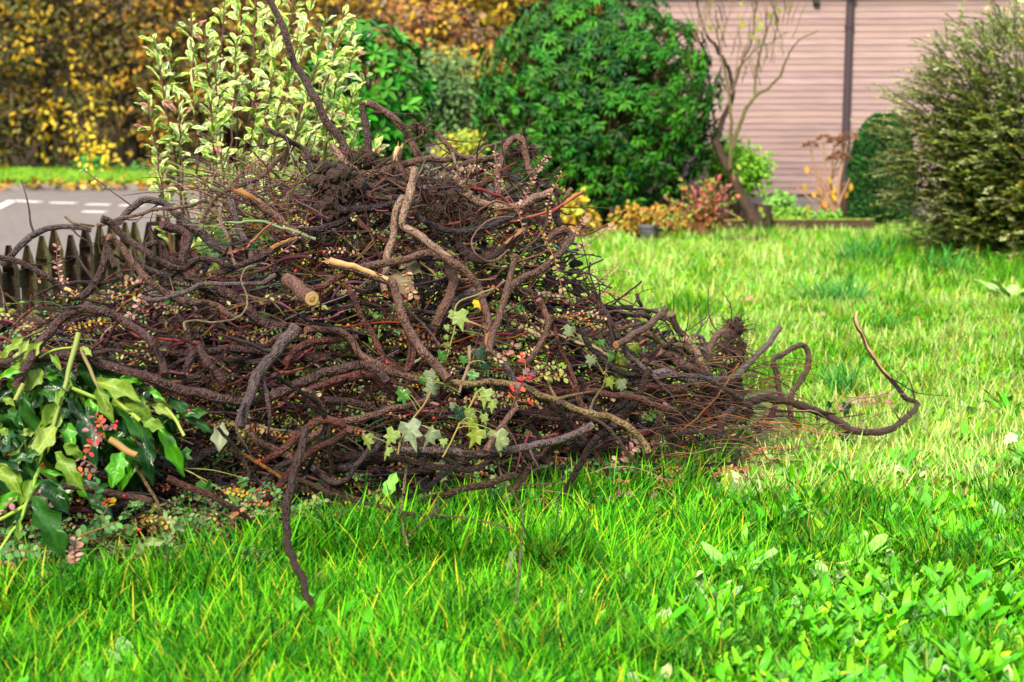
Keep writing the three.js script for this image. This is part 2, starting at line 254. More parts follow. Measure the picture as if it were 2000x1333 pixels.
// ---------- picket fence ----------
{
  const fence = thing('picket_fence', 'weathered grey brown picket fence running beside the road', 'fence', V(-1.86, 0, -5.35));
  const a = V(-1.94, 0, -5.2), b = V(-1.45, 0, -8.4), L = a.distanceTo(b), d = V().subVectors(b, a).normalize(), turn = Math.atan2(-d.z, d.x), n = 25;
  const variants = [0, 1, 2, 3].map((k) => { // split half-round pale with a worn point
    const g = new THREE.CylinderGeometry(0.047, 0.05, 0.52, 10, 6, false, -0.2, Math.PI + 0.4), q = g.attributes.position, tip = new THREE.CylinderGeometry(0.014, 0.047, 0.09, 10, 2, false, -0.2, Math.PI + 0.4);
    for (const G of [g, tip]) { const e = G.attributes.position; for (let i = 0; i < e.count; i++) { const y = e.getY(i); e.setX(i, e.getX(i) * (1 + 0.1 * N3(y * 9, k, 1))); e.setZ(i, e.getZ(i) * 0.55 + 0.004 * N3(y * 20, k * 3, e.getX(i) * 50)); } G.computeVertexNormals(); }
    const c = [[0.30, 0.22, 0.13], [0.18, 0.125, 0.085], [0.30, 0.27, 0.12], [0.15, 0.10, 0.075]][k];
    const mb = new MB().geo(g, new THREE.Matrix4().makeTranslation(0, 0.26, 0), c).geo(tip, new THREE.Matrix4().makeTranslation(0, 0.565, 0), c);
    for (let i = 0; i < mb.u.length / 2; i++) mb.u[2 * i + 1] = mb.p[3 * i + 1] * 5 + k * 0.37; return mb.geometry();
  });
  for (let i = 0; i < n; i++) { const m = mesh('picket', variants[Math.floor(rnd() * 4)], M.fence, fence), t = (i + 0.5) / n; m.position.set(lerp(a.x, b.x, t) + 1.86, rr(-0.07, -0.01), lerp(a.z, b.z, t) + 5.35); m.rotation.set(rr(-0.03, 0.03), turn + rr(-0.12, 0.12), rr(-0.04, 0.04)); }
  for (const y of [0.17, 0.42]) { const m = mesh('rail', new MB().geo(new THREE.BoxGeometry(L + 0.1, 0.07, 0.035), new THREE.Matrix4(), [0.085, 0.075, 0.04]).geometry(), M.fence, fence); m.position.set((a.x + b.x) / 2 + 1.86 + Math.sin(turn) * -0.035, y, (a.z + b.z) / 2 + 5.35 + Math.cos(turn) * -0.035); m.rotation.y = turn; }
  const mo = new MB(); for (let i = 0; i < 90; i++) { const t = rnd() * 0.45, p = V(lerp(a.x, b.x, t) + 0.045 + 0.02 * rnd(), 0.28 + 0.06 * gauss(), lerp(a.z, b.z, t)); mo.geo(new THREE.IcosahedronGeometry(rr(0.006, 0.016), 1), new THREE.Matrix4().makeScale(1, 0.7, 1).setPosition(p), [0.20, 0.26, 0.02]); }
  const m = mesh('moss', mo.geometry(fence.position), M.far, fence); m.userData.kind = 'stuff';
}
// ---------- plants behind ----------
const T = {
  laurel: leafTemplate({ rows: 7, cols: 4, shape: ell(0.75), fold: 0.35, droop: 0.35, wave: 0.6 }),
  laurel2: leafTemplate({ rows: 7, cols: 4, shape: obovate, fold: 0.2, droop: 0.6, wave: 1.2 }),
  narrow: leafTemplate({ rows: 4, cols: 2, shape: lance, fold: 0.35, droop: 0.45 }),
  round: leafTemplate({ rows: 4, cols: 2, shape: ell(0.5), fold: 0.25, droop: 0.2 }),
  tiny: leafTemplate({ rows: 2, cols: 2, shape: (t) => (t < 0.1 ? 0.2 : t > 0.9 ? 0.35 : 1), fold: 0.3, droop: 0.1 }),
  fleck: leafTemplate({ rows: 2, cols: 1, shape: (t) => (t < 0.1 || t > 0.9 ? 0.25 : 1), fold: 0, droop: 0.3 }),
  // green middle inside a cream margin
  varieg: leafTemplate({ rows: 6, cols: 6, shape: obovate, fold: 0.35, droop: 0.3, wave: 0.7, color: (s, t) => (Math.abs(s) > 0.5 + 0.22 * Math.sin(t * 9 + s * 2) || t > 0.93 ? [1, 1, 1] : [0.20, 0.46, 0.22]) }),
};
const spread = (d, k) => V(d.x + k * gauss(), d.y + k * gauss(), d.z + k * gauss()).normalize();
// a crown as clumps of leaves spread through lobes
function crown(mb, center, R, clumps, per, leafL, palette, T0, o = {}) {
  const lobes = []; for (let i = 0; i < (o.lobes ?? 14); i++) { const d = rdir(); lobes.push({ p: V(center.x + d.x * R.x * 0.55, center.y + d.y * R.y * 0.6, center.z + d.z * R.z * 0.5), r: rr(0.35, 0.6) }); }
  for (let i = 0; i < clumps; i++) {
    const l = pick(lobes), d = rdir(), q = Math.pow(rnd(), 0.4) * l.r, c = V(l.p.x + d.x * R.x * q, l.p.y + d.y * R.y * q, l.p.z + d.z * R.z * q), tone = pick(palette), sz = rr(0.1, 0.28) * (o.clump ?? 1);
    if (c.y < 0.05) continue;
    for (let k = 0; k < per; k++) { const e = rdir(), b = V(c.x + e.x * sz, c.y + e.y * sz * 0.7, c.z + e.z * sz), v = rr(0.65, 1.35), dir = spread(V(e.x, e.y - (o.hang ?? 0.5), e.z), 0.5), t2 = rnd() < 0.15 ? pick(palette) : tone; mb.leaf(T0, b, dir, spread(V(0, 0.7, 0.5), 0.6), leafL * rr(0.7, 1.3), leafL * rr(0.5, 0.75), [t2[0] * v, t2[1] * v, t2[2] * v]); }
  }
}
const YEL = [0.44, 0.29, 0.004], ORA = [0.32, 0.165, 0.006], OLI = [0.085, 0.085, 0.006], BRO = [0.062, 0.038, 0.008], DGR = [0.05, 0.085, 0.015], RUS = [0.28, 0.10, 0.022], GRY = [0.20, 0.12, 0.075];
function tree(label, px, d, h, rad, palette, o = {}) {
  const p = at(px, 300, d); p.y = o.y ?? 0.2; const t = thing(o.name ?? 'autumn_tree', label, o.cat ?? 'tree', p), r = o.r ?? 0.11, tr = new MB(), lean = rr(-0.4, 0.4), top = V(p.x + lean, p.y + h * 0.9, p.z + rr(-0.3, 0.3));
  tr.tube([V(p.x, p.y - 0.4, p.z), V(p.x + lean * 0.2, p.y + h * 0.3, p.z), V(p.x + lean * 0.6, p.y + h * 0.6, p.z), top], r, r * 0.3, { rad: 9, step: 0.25, lump: 0.15, col: o.bark ?? [0.05, 0.035, 0.025] }); tr.build('trunk', M.bark, t);
  for (let i = 0; i < (o.limbs ?? 9); i++) { const k = rr(0.15, 0.9), b = V(p.x + lean * k, p.y + h * 0.9 * k, p.z), a = rnd() * 7, len = rad * rr(0.6, 1.1), e = V(b.x + Math.cos(a) * len, b.y + rr(0.2, 0.9), b.z + Math.sin(a) * len); mesh('limb', new MB().tube([b, V(lerp(b.x, e.x, 0.5), lerp(b.y, e.y, 0.4), lerp(b.z, e.z, 0.5)), e], r * 0.35, 0.012, { rad: 5, step: 0.2, col: o.bark ?? [0.05, 0.035, 0.025] }).geometry(t.position), M.bark, t); }
  const c = new MB(); crown(c, V(p.x + lean * 0.5, p.y + h * (o.cy ?? 0.52), p.z), V(rad, h * (o.ry ?? 0.55), rad * 0.8), o.clumps ?? 260, o.per ?? 16, o.leaf ?? 0.13, palette, T.fleck, { lobes: 20, clump: 1.1, hang: o.hang });
  c.build('crown', M.far, t); return t;
}
reseed(71);
// near row, from the frame edge on
tree('olive and yellow hornbeam with hanging crown, first behind the verge', -40, 32.5, 6.5, 2.0, [OLI, OLI, YEL, BRO, BRO, DGR, YEL]);
tree('olive green tree with sparse orange leaves behind the bay corner', 95, 33.5, 7, 1.9, [OLI, DGR, BRO, YEL, OLI, BRO, YEL, BRO]);
tree('dark brown tree with a black lower trunk above the verge', 258, 33, 7, 1.7, [BRO, OLI, OLI, BRO, YEL, BRO, YEL], { r: 0.2, bark: [0.02, 0.015, 0.012] });
tree('orange leaved tree half hidden by the variegated shrub', 345, 32, 6.5, 1.6, [ORA, BRO, OLI, ORA, OLI]);
tree('brown and orange tree directly behind the variegated shrub', 450, 33.5, 7, 1.8, [BRO, ORA, OLI]);
tree('yellow tree above the glossy hedge laurel', 640, 33, 7, 1.9, [YEL, ORA, OLI, BRO], { cy: 0.6 });
tree('yellow brown tree with a slim dark trunk above the rusty bush', 905, 31, 7.5, 1.7, [YEL, YEL, RUS, OLI], { cy: 0.72, ry: 0.35, r: 0.12, bark: [0.03, 0.02, 0.016] });
tree('golden tree at the shoulder of the large laurel bush', 1010, 33, 7, 1.7, [YEL, ORA, YEL, OLI], { cy: 0.62 });
tree('amber tree peeping over the large laurel bush', 1190, 33, 7, 1.8, [YEL, OLI, ORA], { cy: 0.6 });
// second row, and the dense wood beyond
for (const [px, d, l] of [[-520, 36, 'farthest tree of the second row out beyond the frame edge'], [-320, 37, 'broad tree of the second row out beyond the frame edge tree'], [-120, 38, 'shadowy tree of the second row beyond the frame edge tree'], [20, 39, 'tall dark tree of the second row behind the bay corner'], [170, 39, 'tall brown tree of the second row above the yellow shrub'], [330, 40, 'tall tree of the second row behind the orange tree'], [540, 39, 'tall rusty tree of the second row behind the long upright stick'], [760, 40, 'tall ochre tree of the second row above the rusty bush'], [1100, 40, 'tall tree of the second row behind the large laurel bush']])
  tree(l, px, d, 9, 2.3, px < 400 ? [OLI, BRO, BRO, DGR, ORA] : [ORA, YEL, BRO, OLI], { y: 1, clumps: 240, per: 15, leaf: 0.17 });
{ const mb = new MB(); for (let i = 0; i < 44; i++) { const x = rr(-30, 10), z = rr(-50, -42); crown(mb, V(x, rr(2, 6), z), V(2.2, 2.6, 1.8), 60, 14, 0.26, x < -7 ? [BRO, OLI, DGR] : [BRO, ORA, OLI], T.fleck, { lobes: 6, clump: 1.8 }); } for (let i = 0; i < 34; i++) crown(mb, V(rr(-22, 4), rr(0.5, 1.0), rr(-34.5, -32.8)), V(1.0, 0.9, 0.5), 34, 12, 0.14, [[0.05, 0.05, 0.008], BRO, [0.04, 0.06, 0.01], OLI], T.fleck, { lobes: 5, clump: 1.1 });
  tag(mb.build('autumn_wood', M.far), 'far mass of brown autumn wood behind the trees', null, null, 'stuff'); }
function bush(name, label, px, py, d, R, clumps, per, leaf, palette, o = {}) {
  const c = at(px, py, d), p = V(c.x, 0, c.z), t = thing(name, label, o.cat ?? 'shrub', p), st = new MB();
  for (let i = 0; i < (o.stems ?? 9); i++) { const e = rdir(); st.tube([V(p.x + 0.08 * gauss(), -0.05, p.z + 0.08 * gauss()), V(c.x + e.x * R.x * 0.4, c.y * 0.6, c.z + e.z * R.z * 0.4), V(c.x + e.x * R.x * 0.8, c.y + Math.abs(e.y) * R.y * 0.7, c.z + e.z * R.z * 0.8)], o.sr ?? 0.012, 0.004, { rad: 5, step: 0.12, col: o.bark ?? [0.08, 0.05, 0.03] }); }
  st.build('stems', M.twig, t); const mb = new MB(); crown(mb, c, R, clumps, per, leaf, palette, o.T ?? T.fleck, { lobes: o.lobes ?? 12, clump: o.clump ?? 0.7, hang: o.hang }); const m = mb.build('foliage', o.mat ?? M.far, t); m.userData.kind = 'stuff'; return t;
}
bush('yellow_shrub', 'low shrub of large bright yellow leaves behind the verge', 130, 235, 31, V(1.5, 1.35, 0.6), 34, 4, 0.13, [[0.62, 0.46, 0.01], YEL, [0.35, 0.3, 0.02]], { clump: 1.6 });
bush('yellow_shrub', 'small scatter of lemon yellow leaves beside the black trunk', 195, 305, 30.5, V(0.6, 0.4, 0.4), 12, 5, 0.14, [[0.62, 0.48, 0.01]], { clump: 1.2 });
bush('green_weed', 'little green weed clump at the back of the verge', 170, 328, 31, V(0.35, 0.25, 0.3), 24, 8, 0.13, [[0.05, 0.3, 0.03]]);
bush('green_weed', 'second green weed clump under the orange tree', 262, 332, 31, V(0.4, 0.18, 0.3), 20, 8, 0.13, [[0.06, 0.22, 0.03]]);
bush('rusty_bush', 'dry rust brown bush between the laurel hedge and large bush', 850, 92, 24, V(1.15, 0.8, 0.8), 240, 13, 0.10, [RUS, GRY, RUS, BRO, YEL, GRY], { bark: [0.2, 0.12, 0.08] });
bush('rusty_bush', 'lower spread of reddish brown stems under the rusty bush', 790, 160, 22, V(0.8, 0.7, 0.6), 120, 12, 0.09, [RUS, BRO, ORA, [0.1, 0.2, 0.02]], { bark: [0.2, 0.12, 0.08] });
bush('yellow_shrub', 'golden foliage beside the shoulder of the large laurel bush', 935, 140, 21, V(0.55, 0.5, 0.5), 90, 10, 0.10, [YEL, [0.35, 0.3, 0.02], ORA]);
bush('yellow_shrub', 'small yellow green shrub at the foot of the grey lean-to', 900, 290, 13.6, V(0.17, 0.09, 0.14), 40, 12, 0.05, [[0.45, 0.42, 0.01], [0.25, 0.35, 0.02]]);
bush('grey_green_bush', 'soft grey green bush beyond the glossy hedge laurel', 855, 190, 15, V(0.5, 0.5, 0.45), 220, 14, 0.055, [[0.06, 0.16, 0.035], [0.12, 0.26, 0.06], [0.05, 0.1, 0.03]], { T: T.tiny });
bush('light_green_bush', 'rounded bright green bush behind the leaning tree', 1440, 330, 14.75, V(0.33, 0.33, 0.3), 260, 14, 0.045, [[0.16, 0.44, 0.015], [0.10, 0.30, 0.012], [0.22, 0.5, 0.03]], { T: T.tiny, mat: M.leaf, clump: 0.5 });
bush('bed_plant', 'pale green leafy plant beside the stump', 1522, 398, 14.6, V(0.17, 0.11, 0.14), 50, 14, 0.05, [[0.20, 0.46, 0.08], [0.12, 0.34, 0.04]], { T: T.tiny, clump: 0.35 });
bush('bed_plant', 'low yellow green plant in front of the timber wall', 1545, 420, 14.5, V(0.2, 0.08, 0.1), 50, 14, 0.045, [[0.25, 0.5, 0.05], [0.16, 0.38, 0.03]], { T: T.tiny, clump: 0.3 });
bush('bed_plant', 'small fresh green plant under the dried hydrangea', 1620, 430, 14.45, V(0.16, 0.07, 0.1), 40, 14, 0.045, [[0.16, 0.5, 0.04], [0.1, 0.4, 0.03]], { T: T.tiny, clump: 0.3 });
bush('bed_plant', 'mixed orange and lime low plant between pot and spiraea', 1312, 430, 12.95, V(0.13, 0.09, 0.1), 30, 10, 0.045, [ORA, [0.3, 0.3, 0.02], [0.4, 0.12, 0.04], [0.2, 0.3, 0.04]], { clump: 0.5 });
bush('bed_plant', 'orange yellow leaved plant just behind the pot', 1235, 424, 13.15, V(0.13, 0.09, 0.1), 30, 10, 0.05, [[0.42, 0.24, 0.02], ORA, [0.34, 0.28, 0.03]], { clump: 0.5 });
bush('bed_plant', 'yellow and orange leaved plant by the heap edge', 1110, 415, 12.6, V(0.2, 0.15, 0.16), 50, 10, 0.07, [YEL, [0.35, 0.4, 0.03], ORA], { clump: 0.5 });
{ // red and pink spiraea with upright twigs
  const c = at(1372, 400, 13.0), t = thing('spiraea_bush', 'low shrub with pink, orange and lime autumn leaves', 'shrub', V(c.x, 0, c.z)), st = new MB(), lf = [];
  const pal = [[0.46, 0.08, 0.09], [0.44, 0.15, 0.04], [0.36, 0.27, 0.03], [0.22, 0.3, 0.03], [0.42, 0.13, 0.14], [0.14, 0.24, 0.03], [0.2, 0.08, 0.05]];
  for (let i = 0; i < 66; i++) { const a = rnd() * 7, e = V(c.x + Math.cos(a) * rr(0.05, 0.36), rr(0.18, 0.56), c.z + Math.sin(a) * rr(0.05, 0.25)), b = V(c.x + 0.12 * gauss(), 0, c.z + 0.1 * gauss()); st.tube([b, V(lerp(b.x, e.x, 0.4), e.y * 0.6, lerp(b.z, e.z, 0.4)), e], 0.005, 0.002, { rad: 4, step: 0.1, col: [0.28, 0.13, 0.07] }); const tone = pick(pal); for (const q of st.last.slice(2)) for (let k = 0; k < 4; k++) lf.push({ T: T.tiny, b: q.clone(), d: spread(V(0, 0.2, 0), 0.6), n: spread(V(0, 1, 0.4), 0.5), L: rr(0.03, 0.058), W: rr(0.018, 0.03), c: rnd() < 0.6 ? tone : pick(pal) }); }
  st.build('stems', M.twig, t); foliage(t, lf, M.far, 200);
}
{ // grey pot with orange-yellow plant
  const p = groundAt(1268, 466), t = thing('plant_pot', 'small grey plastic pot sunk in the grass with orange yellow plant', 'plant pot', p);
  const prof = [[0.001, 0], [0.075, 0], [0.09, 0.1], [0.098, 0.1], [0.1, 0.13], [0.09, 0.13], [0.085, 0.1], [0.001, 0.095]].map((a) => new THREE.Vector2(...a));
  mesh('pot', new MB().geo(new THREE.LatheGeometry(prof, 28), new THREE.Matrix4(), [0.13, 0.13, 0.17]).geometry(), M.paint, t);
  const st = new MB(), lf = []; for (let i = 0; i < 34; i++) { const a = rnd() * 7, r = rr(0.05, 0.24), e = V(p.x + Math.cos(a) * r, rr(0.14, 0.27), p.z + Math.sin(a) * r * 0.7); st.tube([V(p.x + 0.03 * gauss(), 0.08, p.z), V(lerp(p.x, e.x, 0.5), e.y + 0.03, lerp(p.z, e.z, 0.5)), e], 0.004, 0.002, { rad: 4, step: 0.05, col: [0.3, 0.18, 0.06] }); for (let k = 0; k < 12; k++) lf.push({ T: T.tiny, b: pick(st.last).clone(), d: spread(V(0, 0.1, 0), 0.7), n: V(0, 1, 0.3).normalize(), L: rr(0.03, 0.055), W: 0.025, c: pick([[0.55, 0.26, 0.02], [0.5, 0.36, 0.02], [0.36, 0.16, 0.04], [0.3, 0.32, 0.03]]) }); }
  st.build('stems', M.twig, t); foliage(t, lf, M.far, 120);
}
{ // timber edging of the bed with moss, stump, soil heap
  const a = groundAt(1418, 449), b = groundAt(1706, 447), t = thing('timber_edging', 'mossy timber sleeper edging the flower bed', 'edging', a), L = a.distanceTo(b), dir = V().subVectors(b, a).normalize(), turn = Math.atan2(-dir.z, dir.x);
  for (let i = 0; i < 2; i++) { const g = new MB().geo(new THREE.BoxGeometry(L / 2 - 0.006, 0.1, 0.09, 12, 2, 2), new THREE.Matrix4(), [0.10, 0.065, 0.035]); for (let k = 0; k < g.p.length; k += 3) { g.p[k + 1] += 0.01 * N3(g.p[k] * 6, i, g.p[k + 2] * 9); g.p[k + 2] += 0.008 * N3(g.p[k] * 5, 4 + i, g.p[k + 1] * 9); } const m = mesh('sleeper', g.geometry(), M.fence, t); m.position.set(dir.x * L * (i + 0.5) / 2, 0.04, dir.z * L * (i + 0.5) / 2); m.rotation.y = turn; }
  const mo = new MB(); for (let i = 0; i < 420; i++) { const k = rnd(); mo.geo(new THREE.IcosahedronGeometry(rr(0.008, 0.02), 1), new THREE.Matrix4().makeScale(1.3, 0.6, 1).setPosition(a.x + dir.x * L * k + rr(-0.02, 0.02), 0.095, a.z + dir.z * L * k + rr(-0.04, 0.045)), pick([[0.16, 0.2, 0.01], [0.22, 0.26, 0.015], [0.1, 0.13, 0.01]])); }
  mesh('moss', mo.geometry(t.position), M.far, t).userData.kind = 'stuff';
  const s = at(1489, 450, 14.0), st = thing('tree_stump', 'short brown sawn stump at the foot of the leaning tree', 'stump', V(s.x, 0, s.z));
  new MB().tube([V(s.x, -0.03, s.z), V(s.x, 0.14, s.z), V(s.x + 0.01, 0.26, s.z)], 0.105, 0.085, { rad: 16, step: 0.03, lump: 0.2, col: [0.10, 0.06, 0.045], capCol: [0.16, 0.11, 0.08] }).build('trunk', M.bark, st);
  const q = groundAt(1440, 474), mb = new MB(), mound = thing('soil_mound', 'flat heap of reddish bare soil on the lawn edge', 'soil', q); for (let i = 0; i < 90; i++) mb.geo(new THREE.IcosahedronGeometry(rr(0.012, 0.04), 1), new THREE.Matrix4().makeScale(1, 0.6, 1).setPosition(q.x + 0.16 * gauss(), rr(0.01, 0.05), q.z + 0.2 * gauss()), [0.15, 0.075, 0.045]); mb.build('soil', M.soil, mound).userData.kind = 'stuff';
}
{ // grey lean-to seen between the shrubs
  const c = at(872, 262, 17.5), t = thing('lean_to', 'grey sloping roof glimpsed between the shrubs', 'shed', V(c.x, 0, c.z), 0.25);
  mesh('wall', new MB().geo(new THREE.BoxGeometry(0.7, 0.8, 0.8), new THREE.Matrix4().makeTranslation(0, 0.4, -0.1), [0.16, 0.15, 0.16]).geometry(), M.far, t);
  mesh('roof', new MB().geo(new THREE.BoxGeometry(0.86, 0.035, 1.0), new THREE.Matrix4().makeRotationZ(-0.5).setPosition(0, 0.94, 0), [0.34, 0.33, 0.42]).geometry(), M.paint, t);
  const q = at(719, 62, 25), p = thing('lamp_post', 'pale grey rounded post top above the hedge laurel', 'post', V(q.x, 0, q.z)); new MB().tube([V(q.x, 0, q.z), V(q.x, q.y + 0.02, q.z)], 0.035, 0.035, { lump: 0, rad: 10, step: 0.5, col: [0.4, 0.4, 0.42] }).build('post', M.paint, p); mesh('cap', new MB().geo(new THREE.CapsuleGeometry(0.06, 0.06, 4, 12), new THREE.Matrix4().makeTranslation(0, q.y + 0.05, 0), [0.55, 0.55, 0.58]).geometry(), M.paint, p);
}
reseed(502);
// large laurel bush: drooping whorls of pointed leaves on a rounded crown
function whorlBush(name, label, c, R, n, per, Lf, pal, Tm, most, o = {}) {
  const p = V(c.x, 0, c.z), t = thing(name, label, 'shrub', p), st = new MB(), lf = [];
  for (let i = 0; i < n; i++) {
    const d = rdir(); if (d.z < -0.35 && rnd() < 0.7) continue; const bump = 1 + 0.13 * fbm(d.x * 2.4 + c.x, d.y * 2.4, d.z * 2.4, 3) * 2, deep = rnd() < 0.35 ? rr(0.6, 0.9) : rr(0.88, 1.05), e = V(c.x + d.x * R.x * bump * deep, c.y + d.y * R.y * bump * deep, c.z + d.z * R.z * bump * deep); if (e.y < 0.08) continue;
    if (rnd() < 0.5) st.tube([V(lerp(p.x, e.x, 0.25), lerp(0.4, e.y, 0.5), lerp(p.z, e.z, 0.25)), V(lerp(c.x, e.x, 0.75), lerp(c.y, e.y, 0.8), lerp(c.z, e.z, 0.75)), e], 0.009, 0.004, { rad: 4, step: 0.2, col: o.bark ?? [0.14, 0.14, 0.05], caps: false });
    const tone = pick(pal), a0 = rnd() * 7, ax = V(d.x, d.y * 0.6 + 0.25, d.z).normalize(), sx = V().crossVectors(ax, V(0.1, 1, 0)).normalize(), sy = V().crossVectors(ax, sx);
    for (let k = 0; k < per; k++) { const a = a0 + k / per * 6.28, ca = Math.cos(a), sa = Math.sin(a), dir = V(sx.x * ca + sy.x * sa + ax.x * 0.55, sx.y * ca + sy.y * sa + ax.y * 0.5 - (o.droop ?? 0.45), sx.z * ca + sy.z * sa + ax.z * 0.55).normalize(), v = rr(0.75, 1.3); lf.push({ T: Tm, b: e.clone(), d: spread(dir, 0.16), n: spread(V(ax.x, ax.y + 0.7, ax.z), 0.15), L: Lf * rr(0.75, 1.2), W: Lf * rr(0.28, 0.36) * (o.wide ?? 1), c: [Math.round(tone[0] * v * 50) / 50, Math.round(tone[1] * v * 50) / 50, Math.round(tone[2] * v * 100) / 100], k0: d.z > 0.1 ? 1 : 0.3 }); }
  }
  for (let i = 0; i < 6; i++) st.tube([V(p.x + 0.12 * gauss(), -0.05, p.z + 0.1 * gauss()), V(p.x + 0.3 * gauss(), c.y * 0.6, p.z + 0.2 * gauss()), V(c.x + 0.5 * R.x * gauss(), c.y + R.y * 0.4, c.z + 0.4 * gauss())], 0.03, 0.012, { rad: 6, step: 0.12, col: [0.06, 0.045, 0.03] });
  st.build('stems', M.twig, t); foliage(t, lf, o.mat ?? M.leaf, most); return t;
}
{ const c = at(1168, 210, 14.15); whorlBush('laurel_bush', 'large rounded dark green bush with drooping pointed leaves', c, V(1.16, 1.18, 0.85), 2500, 7, 0.1, [[0.014, 0.10, 0.006], [0.022, 0.15, 0.006], [0.01, 0.065, 0.008], [0.045, 0.22, 0.008]], T.narrow, 300, { droop: 0.75 }); }
{ const c = at(715, 225, 9.2); whorlBush('hedge_laurel', 'glossy bright green laurel behind the variegated shrub', c, V(0.40, 0.58, 0.45), 380, 6, 0.09, [[0.02, 0.21, 0.008], [0.03, 0.16, 0.01], [0.06, 0.28, 0.02]], T.round, 250, { droop: 0.1, wide: 1.4 }); }
{ // clipped conifer
  const c = at(1722, 350, 14.6), t = thing('clipped_conifer', 'smooth egg shaped clipped dark green conifer', 'shrub', V(c.x, 0, c.z)), mb = new MB(), H = 1.12, R = 0.31;
  for (let i = 0; i < 17000; i++) { const y = rnd(), a = rnd() * 6.28, r = R * Math.sqrt(Math.max(0.004, 1 - Math.pow((y - 0.4) / (y > 0.4 ? 0.605 : 0.7), 2))) * (1 + 0.13 * N3(Math.cos(a) * 4, y * 9, Math.sin(a) * 4)) * rr(0.88, 1.03), b = V(c.x + Math.cos(a) * r, y * H, c.z + Math.sin(a) * r), v = rr(0.5, 1.6); mb.leaf(T.fleck, b, spread(V(Math.cos(a) * 0.8, 0.6, Math.sin(a) * 0.8), 0.45), rdir(), rr(0.03, 0.06), rr(0.014, 0.024), [0.03 * v, 0.14 * v, 0.025 * v]); }
  mb.build('foliage', M.far, t).userData.kind = 'stuff'; new MB().tube([V(c.x, -0.05, c.z), V(c.x, 0.9, c.z)], 0.03, 0.01, { rad: 6, step: 0.2, col: [0.06, 0.04, 0.03] }).build('trunk', M.bark, t);
}
{ // arching fine-leaved shrub at the lawn edge
  const c = at(1998, 292, 10.6), p = V(c.x, 0, c.z), t = thing('arching_shrub', 'big feathery shrub of arching sprays with tiny leaves', 'shrub', p), st = new MB(), mb = new MB(), pal = [[0.18, 0.26, 0.04], [0.28, 0.37, 0.10], [0.09, 0.16, 0.025], [0.42, 0.48, 0.22], [0.2, 0.32, 0.03]], yel = [0.5, 0.33, 0.02];
  const R = V(0.95, 0.95, 0.8);
  for (let i = 0; i < 5600; i++) {
    const d = rdir(); if (d.z < -0.45) continue; const deep = rnd() < 0.5 ? rr(0.45, 0.85) : rr(0.8, 1.0), bump = 1 + 0.3 * fbm(d.x * 3, d.y * 3 + 4, d.z * 3, 3), e = V(c.x + d.x * R.x * deep * bump, Math.max(0.06, c.y + d.y * R.y * deep * bump), c.z + d.z * R.z * deep * bump);
    const len = rr(0.10, 0.26) * (rnd() < 0.05 ? 1.6 : 1), out = V(d.x * 0.9 - 0.15 + 0.5 * gauss(), 0.3 + 0.45 * gauss() + d.y * 0.3, d.z * 0.7 + 0.45 * gauss()).normalize(), q = V(e.x + out.x * len, e.y + out.y * len - 0.1 * len, e.z + out.z * len), m = V(lerp(e.x, q.x, 0.5), lerp(e.y, q.y, 0.5) + 0.1 * len, lerp(e.z, q.z, 0.5));
    st.tube([e, m, q], 0.0032, 0.0015, { rad: 3, step: 0.07, col: [0.12, 0.10, 0.04], caps: false, lump: 0 });
    const n = Math.floor(len / 0.0095), tone = pick(pal), cv = new THREE.QuadraticBezierCurve3(e, m, q);
    for (let k = 0; k < n; k++) { const b = cv.getPoint(k / n), s = k % 2 ? 1 : -1, side = V().crossVectors(out, V(0, 1, 0.2)).normalize(), v = rr(0.7, 1.3), tn = rnd() < 0.035 ? yel : tone; mb.leaf(T.fleck, b, V(side.x * s + out.x * 0.5 + 0.3 * gauss(), 0.25 + 0.3 * gauss() + out.y * 0.5, side.z * s + out.z * 0.5 + 0.3 * gauss()).normalize(), spread(V(0, 1, 0.3), 0.4), rr(0.018, 0.034), rr(0.011, 0.02), [tn[0] * v, tn[1] * v, tn[2] * v]); }
  }
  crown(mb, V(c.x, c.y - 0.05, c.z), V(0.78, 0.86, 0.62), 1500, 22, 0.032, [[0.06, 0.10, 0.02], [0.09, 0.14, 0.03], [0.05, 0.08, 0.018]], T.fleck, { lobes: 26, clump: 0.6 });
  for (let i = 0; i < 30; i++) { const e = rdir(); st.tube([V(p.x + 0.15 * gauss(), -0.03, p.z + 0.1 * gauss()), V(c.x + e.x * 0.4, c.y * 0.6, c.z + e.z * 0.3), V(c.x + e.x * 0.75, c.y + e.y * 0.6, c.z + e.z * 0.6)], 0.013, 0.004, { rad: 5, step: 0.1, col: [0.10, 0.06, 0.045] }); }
  st.build('stems', M.twig, t); mb.build('foliage', M.leaf, t).userData.kind = 'stuff';
}
